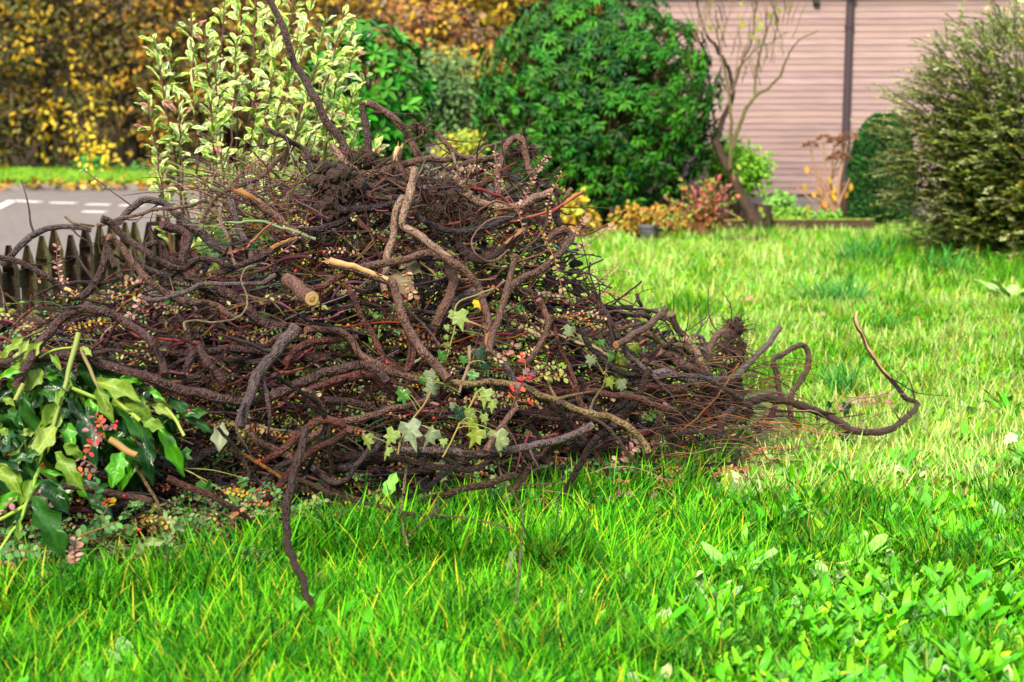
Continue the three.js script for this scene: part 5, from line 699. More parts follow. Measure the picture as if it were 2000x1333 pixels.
const LV = [ // from, to, width, colour: the leaves one can pick out
  ['X', 650, 570, 775, 885, 150, 'L'], ['X', 645, 650, 985, 920, 140, 'D'], ['X', 925, 640, 1045, 960, 140, 'L'], ['X', 930, 622, 1315, 732, 200, 'L'], ['X', 875, 488, 1440, 690, 110, 'D'], ['X', 1150, 590, 1420, 622, 90, 'M'], ['X', 1075, 740, 1225, 960, 150, 'L'],
  ['X', 1195, 775, 1470, 965, 210, 'L'], ['X', 1690, 990, 1395, 760, 120, 'L'], ['X', 770, 375, 895, 735, 130, 'D'], ['X', 640, 680, 765, 985, 130, 'D'], ['X', 592, 690, 528, 800, 90, 'L'], ['X', 580, 800, 350, 1000, 130, 'D'], ['X', 622, 830, 575, 1110, 160, 'D'], ['X', 640, 900, 770, 1180, 150, 'D'],
  ['X', 512, 1050, 310, 1320, 200, 'L'], ['X', 620, 1030, 700, 1235, 160, 'M'], ['X', 160, 520, 240, 215, 150, 'L'], ['X', 205, 480, 350, 240, 120, 'L'], ['X', 175, 545, 105, 370, 110, 'L'], ['X', 20, 420, 175, 175, 130, 'L'], ['X', 390, 500, 240, 700, 170, 'L'], ['X', 400, 610, 600, 690, 130, 'D'], ['X', 380, 545, 565, 440, 110, 'D'],
  ['X', 500, 325, 532, 445, 80, 'L'], ['X', 420, 560, 625, 600, 90, 'M'], ['X', 350, 660, 545, 785, 130, 'D'], ['X', 230, 755, 155, 915, 100, 'D'], ['X', 240, 755, 305, 1000, 100, 'D'], ['X', 425, 750, 295, 855, 90, 'D'], ['X', 75, 895, 185, 1010, 110, 'D'], ['X', 0, 570, 135, 515, 90, 'M'], ['X', 20, 780, 125, 835, 80, 'L'],
  ['X', 125, 1085, 5, 1260, 130, 'D'], ['X', 185, 1130, 345, 1090, 90, 'L'], ['X', -20, 1085, 75, 1120, 90, 'L'], ['X', -10, 1290, 155, 1230, 100, 'D'], ['X', 370, 1090, 535, 945, 60, 'L'], ['X', 780, 290, 865, 342, 70, 'L'], ['X', 1355, 1000, 1545, 1050, 140, 'L'], ['X', 1260, 1000, 1300, 1115, 110, 'D'], ['X', 1740, 950, 1975, 900, 110, 'D'],
  ['X', 1440, 690, 1525, 765, 70, 'M'], ['X', 780, 780, 915, 870, 110, 'D'], ['X', 790, 880, 1010, 920, 130, 'D'], ['X', 940, 1000, 830, 830, 110, 'M'],
  ['Y', 540, 320, 770, 650, 170, 'L'], ['Y', 615, 250, 825, 375, 120, 'L'], ['Y', 1180, 315, 1085, 615, 190, 'M'], ['Y', 390, 600, 662, 895, 170, 'D'], ['Y', 455, 530, 660, 830, 100, 'D'], ['Y', 320, 750, 625, 1330, 270, 'D'], ['Y', -10, 475, 185, 710, 130, 'L'], ['Y', 345, 560, 148, 812, 120, 'L'], ['Y', 400, 512, 548, 514, 52, 'M'],
  ['Y', -10, 300, 155, 262, 90, 'D'], ['Y', 80, 400, 352, 340, 110, 'D'], ['Y', 250, 340, 350, 330, 90, 'D'], ['Y', 200, 940, 150, 1190, 60, 'L'], ['Y', 1680, 1045, 1875, 1060, 110, 'S'], ['Y', 1610, 1195, 1725, 1090, 100, 'S'], ['Y', 1400, 1215, 1572, 1180, 90, 'S'], ['Y', 1370, 1340, 1350, 1210, 90, 'S'], ['Y', 1640, 880, 1590, 930, 60, 'S'], ['Y', 1690, 960, 1660, 1070, 60, 'S'],
];
function clipLeaf(b, e, W, key, bend) {
  let best = null, bd = 1e9; for (const c of clips) for (const p of c.pts) { const q = p.distanceToSquared(b); if (q < bd) { bd = q; best = c; } }
  const d = V().subVectors(e, b), L = d.length(); d.normalize(); const n = spread(V(0.1 * gauss(), 0.5, 0.85), 0.22); n.addScaledVector(d, -n.dot(d)).normalize();
  return placeLeaf('leaf', pick(bigT), b, d, n, L, W, pick(LCOL[key]), key === 'L' || key === 'S' ? M.under : M.laurel, best.t);
}
LV.forEach(([z, x0, y0, x1, y1, w, key], i) => { const s = ZOOM[z][2], dz = (key === 'D' ? -0.13 : -0.17) - 0.01 * (i % 4) - (z === 'Y' ? 0.16 : 0), b = zp(z, x0, y0, dz), e = zp(z, x1, y1, dz + rr(-0.05, 0.03)); clipLeaf(b, e, w * s / FOCAL * 3.6 * 0.8, key); });
for (let i = 0; i < 190; i++) { const x = rr(-60, 340), y = rr(670, 960); if (y < 700 + (x > 200 ? (x - 200) * 0.5 : 0) || y > 960 - Math.max(0, x - 120) * 0.5) continue; const b = heap(x, y, rr(-0.2, -0.02)), a = rr(0.6, 2.8), L = rr(0.09, 0.16), e = b.clone().add(V(Math.cos(a) * L, -Math.abs(Math.sin(a)) * L * 0.8, rr(-0.03, 0.07))); clipLeaf(b, e, L * rr(0.2, 0.3), rnd() < 0.66 ? 'D' : rnd() < 0.6 ? 'L' : 'M'); }

// ---------- ivy ----------
const ivyGeo = (() => { // five lobed blade, gently cupped
  const lob = [[0, 0.0], [0.26, -0.14], [0.5, 0.1], [0.3, 0.3], [0.42, 0.55], [0.16, 0.55], [0, 1], [-0.16, 0.55], [-0.42, 0.55], [-0.3, 0.3], [-0.5, 0.1], [-0.26, -0.14]], p = [0, 0.28, 0], c = [1, 1, 1], idx = [], n = lob.length, mid = [];
  const ring = []; for (let i = 0; i < n; i++) { const a = lob[i], b = lob[(i + 1) % n]; ring.push(a, [(a[0] + b[0]) / 2 * 1.02, (a[1] + b[1]) / 2]); }
  for (const k of [0.5, 1]) for (const [x, y] of ring) { const X = x * k, Y = 0.28 + (y - 0.28) * k; p.push(X, Y, -0.28 * (X * X + (Y - 0.28) * (Y - 0.28)) + 0.05 * Math.sin(X * 9 + Y * 7)); c.push(1, 1, 1); }
  const m = ring.length; for (let i = 0; i < m; i++) { const j = (i + 1) % m; idx.push(0, 1 + i, 1 + j, 1 + i, 1 + m + i, 1 + j, 1 + j, 1 + m + i, 1 + m + j); }
  const g = new THREE.BufferGeometry(); g.setAttribute('position', new THREE.Float32BufferAttribute(p, 3)); g.setIndex(idx); g.computeVertexNormals(); return { p, n: Array.from(g.attributes.normal.array), c, i: idx };
})();
const ivyCurl = (() => { const p = ivyGeo.p.slice(); for (let i = 0; i < p.length; i += 3) { p[i + 2] += -0.9 * p[i] * p[i] - 0.35 * Math.max(0, p[i + 1] - 0.45) ** 2 + 0.1 * p[i] * Math.sin(p[i + 1] * 8); p[i] *= 0.9; } const g = new THREE.BufferGeometry(); g.setAttribute('position', new THREE.Float32BufferAttribute(p, 3)); g.setIndex(ivyGeo.i); g.computeVertexNormals(); return { p, n: Array.from(g.attributes.normal.array), c: ivyGeo.c, i: ivyGeo.i }; })();
const IV = { p: [0.290, 0.363, 0.185], l: [0.238, 0.343, 0.086], y: [0.198, 0.277, 0.033], g: [0.066, 0.224, 0.040], d: [0.013, 0.050, 0.026], w: [0.198, 0.264, 0.158], b: [0.238, 0.185, 0.119], o: [0.330, 0.165, 0.020] };
function ivy(label, z, stem, w, col, leaves, dz) {
  const [, , s] = ZOOM[z], c = []; for (let i = 0; i < stem.length; i += 2) c.push(zp(z, stem[i], stem[i + 1], dz)); const t = thing('ivy_strand', label, 'ivy', c[0].clone());
  new MB().tube(c, w * s / 2 / FOCAL * 3.7, w * s / 2 / FOCAL * 2.6, { rad: 6, step: 0.012, kink: 0.006, col }).build('stem', M.twig, t);
  const cu = new THREE.CatmullRomCurve3(c).getPoints(40);
  for (const [x, y, size, k] of leaves) {
    const q = zp(z, x, y, dz - 0.015), L = size * s / FOCAL * 3.7 * 0.95; let best = cu[0]; for (const p of cu) if (p.distanceToSquared(q) < best.distanceToSquared(q)) best = p;
    const down = spread(V(rr(-0.5, 0.5), -1, 0.1), 0.3), b = q.clone().addScaledVector(down, -L * 0.35);
    if (best.distanceTo(b) < 0.22) mesh('stalk', new MB().tube([best, V().lerpVectors(best, b, 0.5).add(V(0, 0.008, 0.004)), b], 0.0011, 0.0008, { rad: 4, step: 0.02, caps: false, col: [0.3, 0.3, 0.1] }).geometry(t.position), M.twig, t);
    placeLeaf('leaf', rnd() < 0.5 ? ivyGeo : ivyCurl, b, down, spread(V(0, 0.45, 0.9), 0.4), L, L * rr(0.8, 1.05), IV[k], k === 'd' || k === 'g' ? M.laurel : M.under, t);
  }
}
ivy('ivy strand with one large pale leaf high in the middle', 'E', [1040, 380, 960, 410, 835, 470, 822, 580, 792, 720, 770, 790], 12, [0.2, 0.18, 0.07], [[850, 550, 120, 'l'], [815, 525, 55, 'l'], [780, 600, 42, 'l'], [775, 655, 34, 'l'], [778, 702, 48, 'l'], [745, 765, 90, 'g'], [690, 870, 85, 'w']], -0.22);
ivy('ivy strand on a bare pale stem with dark green leaves', 'E', [905, 705, 900, 780, 888, 840, 850, 965], 22, [0.20, 0.14, 0.10], [[970, 748, 92, 'd'], [988, 820, 74, 'd'], [872, 785, 62, 'g'], [920, 868, 70, 'g'], [640, 898, 64, 'g'], [690, 945, 120, 'w']], -0.22);
ivy('ivy strand on a yellow stem with large leaves hanging low', 'E', [945, 960, 900, 1050, 830, 1180, 755, 1325], 12, [0.22, 0.22, 0.05], [[990, 985, 110, 'l'], [1030, 1030, 80, 'l'], [905, 1095, 90, 'l'], [990, 1110, 64, 'l'], [915, 1140, 80, 'y'], [935, 1205, 125, 'y'], [1065, 1235, 145, 'p'], [850, 1085, 90, 'd'], [1085, 1240, 80, 'p'], [810, 1040, 50, 'w'], [880, 1070, 60, 'l']], -0.24);
ivy('ivy strand with grey green leaves over the lower branches', 'E', [690, 960, 640, 1040, 560, 1150, 520, 1240, 505, 1310], 12, [0.2, 0.16, 0.07], [[535, 985, 90, 'g'], [520, 950, 50, 'g'], [575, 1190, 165, 'w'], [465, 1210, 105, 'l'], [680, 1205, 120, 'w'], [335, 1235, 90, 'l'], [440, 1295, 74, 'l'], [760, 1240, 50, 'l']], -0.23);
ivy('ivy strand with yellow green leaves in the right slope', 'E', [1830, 690, 1750, 700, 1700, 740, 1690, 800, 1650, 860], 9, [0.36, 0.28, 0.1], [[1760, 790, 170, 'y'], [1640, 692, 66, 'g'], [1700, 760, 80, 'g'], [1835, 720, 80, 'y'], [1740, 880, 110, 'y'], [1690, 905, 80, 'y'], [1580, 785, 80, 'w'], [1755, 925, 90, 'w'], [1460, 625, 95, 'w'], [1530, 660, 60, 'w']], -0.1);
ivy('ivy strand with dark leaves caught on the great hook', 'F', [940, 990, 985, 1060, 1000, 1120, 1010, 1190, 1050, 1230], 8, [0.3, 0.22, 0.1], [[1010, 1060, 120, 'd'], [920, 1035, 66, 'd'], [1005, 1220, 110, 'd'], [1100, 1150, 52, 'p'], [860, 1212, 84, 'b'], [850, 1108, 50, 'd'], [1040, 1190, 60, 'g']], -0.02);
ivy('ivy strand of pale leaves behind the left shoulder', 'R', [1680, 500, 1640, 460, 1620, 420, 1600, 380], 14, [0.3, 0.3, 0.12], [[1620, 440, 130, 'g'], [1810, 40, 110, 'g'], [1700, 450, 70, 'w'], [1555, 1190, 130, 'g'], [1515, 920, 100, 'g'], [910, 270, 110, 'w'], [1090, 330, 120, 'l'], [950, 530, 150, 'l'], [1090, 570, 110, 'w'], [1020, 290, 120, 'y'], [1100, 420, 90, 'y']], 0.08);
for (const [i, [x0, y0, x1, y1]] of [[880, 340, 1120, 640], [1000, 250, 1250, 500], [1450, 300, 1700, 560], [700, 850, 1100, 960]].entries()) { const lv = []; for (let k = 0; k < 13; k++) { const u = rnd(); lv.push([lerp(x0, x1, u) + rr(-90, 90), lerp(y0, y1, u) + rr(-90, 90), rr(70, 140), pick(['l', 'y', 'g', 'w', 'g'])]); } ivy('ivy strand ' + ['between the gnarled bough and the arched bough', 'under the straw coloured branch at the fence end', 'below the torn branch of the left shoulder', 'in the gap above the level grey brown branch'][i], 'R', [x0, y0, lerp(x0, x1, 0.4), lerp(y0, y1, 0.35), lerp(x0, x1, 0.7), lerp(y0, y1, 0.75), x1, y1], 10, [0.2, 0.16, 0.07], lv, 0.06); }
ivy('ivy strand at the foot above the elbowed dark branch', 'G', [1000, 140, 960, 100, 930, 60, 900, 20], 10, [0.24, 0.2, 0.1], [[940, 80, 110, 'd'], [1020, 80, 100, 'g'], [905, 15, 90, 'g'], [1145, 262, 110, 'g'], [1350, 220, 70, 'g'], [1300, 340, 80, 'y']], -0.1);
ivy('ivy strand trailing down the straw vine into the grass', 'H', [880, 245, 930, 330, 1000, 420, 1050, 560], 8, [0.34, 0.26, 0.12], [[910, 290, 84, 'd'], [965, 310, 80, 'l'], [1000, 395, 60, 'l'], [1040, 470, 44, 'l'], [1050, 535, 44, 'y'], [1000, 640, 60, 'p'], [985, 690, 50, 'p'], [905, 205, 66, 'p'], [600, 140, 90, 'p'], [615, 190, 70, 'p'], [330, 400, 90, 'w'], [290, 410, 100, 'd']], -0.14);

// ---------- cotoneaster: single sprigs, then the mass ----------
const COT = { pink: [[0.31, 0.15, 0.14], [0.38, 0.22, 0.2], [0.25, 0.11, 0.11], [0.28, 0.19, 0.15]], blush: [[0.3, 0.22, 0.14], [0.26, 0.165, 0.11], [0.36, 0.27, 0.19]], green: [[0.05, 0.19, 0.04], [0.03, 0.12, 0.03], [0.08, 0.22, 0.05], [0.13, 0.24, 0.07]], plum: [[0.15, 0.06, 0.09], [0.2, 0.09, 0.11], [0.11, 0.05, 0.075]], red: [[0.5, 0.035, 0.03], [0.5, 0.09, 0.03], [0.33, 0.035, 0.045]], yellow: [[0.45, 0.28, 0.02], [0.38, 0.27, 0.03]], olive: [[0.22, 0.24, 0.06], [0.17, 0.19, 0.045], [0.3, 0.3, 0.12]], rust: [[0.36, 0.13, 0.035], [0.3, 0.16, 0.07], [0.24, 0.1, 0.05]] };
const qcol = (c, v) => c.map((k) => Math.round(k * v * 60) / 60);
function sprigInto(stemMb, leaves, c, r, step, L0, pal, o = {}) {
  const cu = new THREE.CatmullRomCurve3(c, false, 'centripetal'), len = cu.getLength(), n = Math.max(2, Math.floor(len / step));
  stemMb.tube(c, r, r * 0.5, { rad: 5, step: 0.018, caps: false, lump: 0.05, col: o.stem ?? pick([COL.red, COL.brown, COL.orange]) });
  for (let k = Math.floor(n * (o.from ?? 0.12)); k <= n; k++) for (const s of [1, -1]) { if (rnd() < (o.gap ?? 0.22)) continue; const q = cu.getPoint(Math.min(1, (k + 0.3 * (s > 0)) / n)), tn = cu.getTangent(Math.min(0.999, k / n)), side = V().crossVectors(tn, o.face ?? V(0.2, 0.6, 0.75)).normalize(), d = spread(V(side.x * s + tn.x * 0.55, side.y * s + tn.y * 0.55, side.z * s + tn.z * 0.55), 0.35), L = L0 * rr(0.5, 1.0) * 0.92; leaves.push({ T: T.round, b: q.addScaledVector(d, 0.002), d, n: spread(o.face ?? V(0.1, 0.6, 0.7), 0.7), L, W: L * rr(0.58, 0.78), c: qcol(pick(pal), rr(0.85, 1.15)) }); }
}
function sprig(label, z, pts, L0, key, dz, o = {}) {
  const c = []; for (let i = 0; i < pts.length; i += 2) c.push(zp(z, pts[i], pts[i + 1], dz)); const t = thing('cotoneaster_sprig', label, 'sprig', c[0].clone()), mb = new MB(), lf = []; sprigInto(mb, lf, c, o.r ?? 0.0016, o.step ?? 0.013, L0, [].concat(...[].concat(key).map((k) => COT[k])), o); mb.build('stem', M.twig, t);
  for (const l of lf) placeLeaf('leaf', l.T, l.b, l.d, l.n, l.L, l.W, l.c, M.leaf, t);
  for (const [bx, by] of o.berries ?? []) { const b = mesh('berry', new THREE.SphereGeometry(0.0035, 12, 8), berryMat, t); b.position.copy(zp(z, bx, by, dz - 0.01)).sub(t.position); }
}
const berryMat = new THREE.MeshPhysicalMaterial({ color: new THREE.Color().setRGB(0.55, 0.012, 0.02), roughness: 0.25 });
sprig('blush leaved sprig pointing up over the lawn from the heap shoulder', 'J', [560, 1110, 850, 1040, 1050, 910, 1250, 760, 1370, 650, 1470, 640], 0.0155, 'blush', -0.1, { from: 0.05 });
sprig('short sprig of bright pink leaves at the heap shoulder', 'J', [690, 790, 760, 690, 850, 560, 930, 470, 1010, 430], 0.015, 'pink', -0.1, { step: 0.01 });
sprig('leaning sprig with pink leaves rising past the crest arch', 'B', [1170, 1180, 1215, 1100, 1260, 990, 1300, 920, 1350, 865], 0.0135, 'pink', -0.1);
sprig('thin sprig with pink leaves just behind the leaning pink sprig', 'B', [1335, 1260, 1345, 1170, 1362, 1080, 1420, 965], 0.014, 'pink', -0.08);
sprig('long sprig with few pink leaves rising before the crest arch', 'B', [1215, 1330, 1170, 1170, 1100, 1050, 1060, 950, 1050, 850], 0.0135, 'pink', -0.14, { gap: 0.6 });
sprig('sprig with blush leaves hanging in the shoulder gap', 'E', [1290, 40, 1330, 110, 1370, 200, 1400, 300, 1420, 380], 0.0145, ['blush', 'olive'], -0.14);
sprig('sprig of olive leaves slanting off the shoulder toward the lawn', 'E', [1590, 370, 1640, 330, 1690, 290, 1738, 242], 0.014, ['blush', 'olive'], -0.05, { gap: 0.4 });
sprig('hanging sprig of neat pale leaf pairs beside the split branch', 'E', [545, 230, 552, 300, 566, 360, 590, 420], 0.019, 'blush', -0.16, { step: 0.009, gap: 0.02 });
sprig('pink leaved sprig standing before the fence', 'D', [330, 330, 320, 270, 312, 210, 316, 150], 0.013, 'pink', 0.0);
sprig('sparse pink sprig arching toward the split tip', 'D', [200, 330, 250, 320, 300, 345, 370, 340], 0.013, 'pink', -0.04, { gap: 0.3 });
sprig('sprig of large white pink leaves over the left shoulder hollow', 'D', [690, 330, 730, 340, 770, 356, 820, 340], 0.017, ['blush', 'pink'], -0.1, { gap: 0.25 });
sprig('sprig with pale leaf pairs at the left face', 'D', [620, 440, 700, 412, 760, 430, 800, 470], 0.014, ['blush', 'olive'], -0.08);
sprig('sprig of white pink leaves hanging on the left face', 'D', [790, 440, 770, 480, 745, 520, 720, 535], 0.016, 'pink', -0.1);
sprig('plum and red leaved barberry like sprig on the laurel clippings', 'X', [1120, 1090, 1060, 1060, 980, 1040, 900, 1070, 830, 1110], 0.016, ['plum', 'plum', 'red'], -0.24, { step: 0.009, berries: [[1122, 1008]] });
sprig('upright plum leaved sprig on the laurel clippings', 'X', [1000, 1090, 970, 1030, 940, 990, 920, 960], 0.016, ['plum', 'red'], -0.25, { step: 0.009 });
sprig('fiery red sprig below the plum leaved sprigs', 'X', [1000, 1120, 930, 1170, 880, 1230, 850, 1300], 0.016, ['red', 'red', 'plum', 'rust'], -0.24, { step: 0.009 });
sprig('red tipped sprig on the grey twig branch', 'Y', [960, 510, 880, 520, 810, 515, 740, 520], 0.017, ['red', 'rust'], -0.26, { step: 0.012 });
sprig('rusty sprig crossing below the red tipped sprig', 'Y', [940, 480, 870, 420, 800, 390, 740, 350], 0.017, ['rust', 'plum'], -0.26, { step: 0.013, gap: 0.3 });
sprig('pale pink rosette sprig beside the big deep green leaf', 'Y', [400, 660, 430, 700, 450, 760, 460, 830], 0.021, 'pink', -0.26, { step: 0.008 });
sprig('pink sprig at the frame edge under the laurel', 'Y', [140, 760, 90, 810, 50, 870, 20, 920], 0.02, 'pink', -0.26, { step: 0.011 });
sprig('fern like pink sprig standing in the front grass', 'Y', [725, 1400, 722, 1320, 720, 1250, 735, 1180], 0.02, 'pink', -0.26, { step: 0.0085, gap: 0.02, stem: COL.red });
sprig('fresh green sprig in the dark hollow under the laurel', 'Y', [930, 800, 920, 740, 930, 680, 960, 640], 0.02, 'green', -0.26, { step: 0.012 });
sprig('green sprig with yellow leaves below the fresh green sprig', 'Y', [1010, 1000, 1000, 930, 1040, 870, 1050, 800], 0.02, ['green', 'yellow'], -0.26, { step: 0.012, berries: [[1060, 782], [1008, 822]] });
sprig('round leaved green sprig low over the grass', 'Y', [760, 1150, 860, 1100, 960, 1070, 1060, 1030, 1160, 990], 0.021, 'green', -0.26, { step: 0.012, berries: [[1355, 1080]] });
sprig('dark green sprig at the foot near the frame edge', 'Y', [20, 1330, 100, 1280, 200, 1280, 320, 1290], 0.021, 'green', -0.26, { step: 0.012 });
sprig('scarlet and plum leaved sprig in the middle of the face', 'E', [1150, 960, 1190, 920, 1220, 880, 1240, 850], 0.021, ['red', 'plum'], -0.26, { step: 0.012 });
sprig('upright sprig with scarlet tip leaf', 'E', [1195, 900, 1215, 840, 1215, 790, 1195, 760], 0.018, 'red', -0.25, { gap: 0.5 });
sprig('mauve leaved sprig beside the dark ivy leaves', 'E', [1060, 790, 1090, 760, 1120, 730, 1150, 700], 0.018, ['plum', 'pink'], -0.24, { step: 0.012 });
sprig('mauve and crimson sprig over the ivy', 'E', [1120, 960, 1160, 1000, 1190, 1015, 1230, 1010], 0.02, ['plum', 'red'], -0.26, { gap: 0.3 });
sprig('neat silvery olive sprig above the olive tan branch', 'E', [1240, 900, 1300, 875, 1360, 870, 1430, 880], 0.018, 'olive', -0.18, { step: 0.011 });
sprig('second silvery olive sprig just above', 'E', [1250, 840, 1310, 830, 1370, 810, 1420, 830], 0.016, 'olive', -0.17, { step: 0.011 });
sprig('cream leaved sprig in the middle hollow', 'E', [1180, 790, 1220, 750, 1280, 730, 1330, 690], 0.016, ['blush', 'yellow'], -0.16, { step: 0.011, berries: [[1347, 742], [1288, 795]] });
sprig('blush sprig fanning by the bowed branch', 'E', [1160, 620, 1230, 600, 1290, 620, 1330, 560], 0.015, ['blush', 'olive'], -0.12, { step: 0.011, berries: [[1258, 582]] });
sprig('green leaved sprig at the right foot', 'E', [1880, 1110, 1920, 1080, 1950, 1060, 1985, 1080], 0.018, 'green', -0.14, { step: 0.011, berries: [[1825, 1000]] });
sprig('grey green sprig trailing over the right foot', 'F', [330, 1180, 380, 1150, 440, 1160, 500, 1200], 0.018, ['green', 'olive'], -0.1, { step: 0.011 });
sprig('second grey green sprig low at the right foot', 'F', [450, 1330, 520, 1280, 600, 1250, 660, 1220], 0.018, ['green', 'plum'], -0.06, { step: 0.012 });
sprig('sparse pink sprig lying on the great hook', 'F', [1320, 1030, 1220, 1020, 1120, 1020, 1000, 1040, 960, 1050], 0.015, 'pink', -0.02, { gap: 0.35 });
sprig('pink sprig tip beside the great hook', 'F', [1010, 1030, 1060, 1000, 1150, 990, 1240, 965], 0.014, 'pink', -0.02, { gap: 0.35 });
sprig('large pink leaved sprig low at the front of the foot', 'H', [1560, 110, 1610, 80, 1660, 40, 1700, 10], 0.022, ['pink', 'blush'], -0.16, { step: 0.011 });
sprig('long green sprig hanging into the front grass', 'H', [150, 240, 220, 270, 290, 310, 370, 340], 0.018, ['green', 'olive'], -0.12, { step: 0.01 });
sprig('grey leaved sprig at the tip of the thin upright twig', 'A', [600, 1060, 560, 1020, 520, 990, 460, 945], 0.014, ['green', 'olive'], 0.02, { step: 0.012, from: 0 });
sprig('rose leaved sprig by the torn orange flake', 'R', [1750, 560, 1850, 480, 1900, 420, 1880, 380], 0.014, 'pink', -0.12, { gap: 0.3 });
sprig('young lime sprig above the cream root', 'R', [1230, 1085, 1400, 1060, 1560, 1020, 1700, 985], 0.017, 'olive', -0.2, { step: 0.03, gap: 0.2 });
reseed(909);
{ // the leafy mass in the tangle: one sheet of countless little sprays
  const st = new MB(), lf = [], zone = (x, y) => { const r = rnd(); if (y > 860) return x < 1150 ? (r < 0.5 ? 'green' : r < 0.64 ? 'olive' : r < 0.78 ? 'yellow' : r < 0.92 ? 'rust' : 'blush') : r < 0.25 ? 'green' : r < 0.55 ? 'rust' : r < 0.7 ? 'plum' : 'blush'; if (x > 1000) return r < 0.3 ? 'blush' : r < 0.65 ? 'olive' : r < 0.8 ? 'green' : r < 0.93 ? 'rust' : 'pink'; if (x < 330 && y < 640) return r < 0.4 ? 'pink' : r < 0.7 ? 'green' : 'olive'; return r < 0.28 ? 'green' : r < 0.55 ? 'olive' : r < 0.75 ? 'rust' : r < 0.87 ? 'blush' : 'yellow'; };
  for (let i = 0; i < 1250; i++) {
    const { x, y, p } = spot(rnd() < 0.3 ? -0.06 : 0.02, 0.25); if (y < 420 && rnd() < 0.6) continue; if (x > 1250 && rnd() < 0.5) continue; if (x < 300 && y > 680 && y < 900) continue; if (y < 800 && rnd() < 0.3) continue;
    const a = rr(-0.5, 0.9) + (rnd() < 0.5 ? 0 : Math.PI), L = rr(0.05, 0.16), e = p.clone().add(V(Math.cos(a) * L, Math.abs(Math.sin(a)) * L * 0.5 - 0.03 * rnd(), rr(-0.02, 0.08))), m = p.clone().lerp(e, 0.5).add(V(0, 0.015, 0.01)); e.y = Math.max(0.02, e.y);
    sprigInto(st, lf, [p, m, e], 0.0011, 0.0125, rr(0.0105, 0.0165), COT[zone(x, y)], { gap: 0.25, face: spread(V(0.1, 0.65, 0.6), 0.3) });
  }
  // low skirt where the heap meets the grass
  for (let i = 0; i < 380; i++) { const x = rr(-80, rnd() < 0.45 ? 650 : 1480), y = piece(FOOT, x) - rr(0, x < 620 ? 130 : 70), p = heap(x, y, rr(x < 650 ? -0.14 : -0.12, 0.05)); if (x < 330 && y < 985) continue; const a = rnd() * 6.28, L = rr(0.06, 0.16), e = p.clone().add(V(Math.cos(a) * L, rr(-0.02, 0.06), Math.abs(Math.sin(a)) * L * 0.7)); e.y = Math.max(0.015, e.y); sprigInto(st, lf, [p, p.clone().lerp(e, 0.5).add(V(0, 0.015, 0)), e], 0.0011, 0.0125, rr(0.012, 0.018), COT[rnd() < 0.55 ? 'green' : zone(x, y)], { gap: 0.15, face: V(0, 0.8, 0.5) }); }
  const mb = new MB(); for (const l of lf) mb.leaf(l.T, l.b, l.d, l.n, l.L, l.W, l.c);
  tag(st.build('cotoneaster_stems', M.twig), 'fine reddish stems of the cotoneaster in the heap', null, null, 'stuff'); tag(mb.build('cotoneaster_leaves', M.leaf), 'mass of small green, rust and blush leaves in the heap', null, null, 'stuff');
  // dead leaf litter packed deep inside
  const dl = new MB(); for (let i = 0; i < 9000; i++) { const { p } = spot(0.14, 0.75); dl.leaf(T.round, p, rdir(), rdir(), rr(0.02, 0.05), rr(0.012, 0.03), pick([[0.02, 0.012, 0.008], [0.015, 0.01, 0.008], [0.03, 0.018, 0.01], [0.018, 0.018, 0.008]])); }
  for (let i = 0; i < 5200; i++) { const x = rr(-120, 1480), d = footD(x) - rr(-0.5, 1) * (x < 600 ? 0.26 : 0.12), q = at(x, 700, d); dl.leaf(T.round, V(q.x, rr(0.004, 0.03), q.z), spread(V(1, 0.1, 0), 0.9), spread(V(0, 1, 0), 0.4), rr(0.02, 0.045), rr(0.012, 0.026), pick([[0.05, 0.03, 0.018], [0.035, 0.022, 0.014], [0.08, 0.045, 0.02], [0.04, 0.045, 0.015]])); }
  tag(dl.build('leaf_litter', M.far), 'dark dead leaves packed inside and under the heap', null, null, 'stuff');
}
for (const [i, [z, x, y]] of [['D', 1645, 285], ['D', 1805, 180], ['D', 1050, 1065], ['E', 430, 415], ['E', 445, 795], ['E', 705, 1105], ['G', 235, 122], ['G', 1445, 98], ['G', 770, 485], ['G', 430, 170], ['H', 1820, 162], ['A', 1385, 927], ['D', 1560, 1208], ['G', 690, 297], ['G', 1440, 262]].entries()) { const where = ['below the torn orange flake', 'beside the torn orange flake', 'on the dark laurel leaf', 'near the foot of the lower tan branch', 'left of the waving brown bough', 'above the level foreground branch', 'under the pale laurel leaf at the frame edge', 'at the end of the orange brown cane', 'low in the front grass', 'beside the red tipped sprig', 'by the large pink leaved sprig', 'among the twigs at the left crest', 'below the level lower boughs', 'in the green hollow under the laurel', 'over the elbowed dark branch'][i]; const b = mesh('berry', new THREE.SphereGeometry(0.0038, 14, 10), berryMat); b.position.copy(zp(z, x, y, -0.17)); tag(b, 'tiny shiny red berry ' + where, 'berry'); }
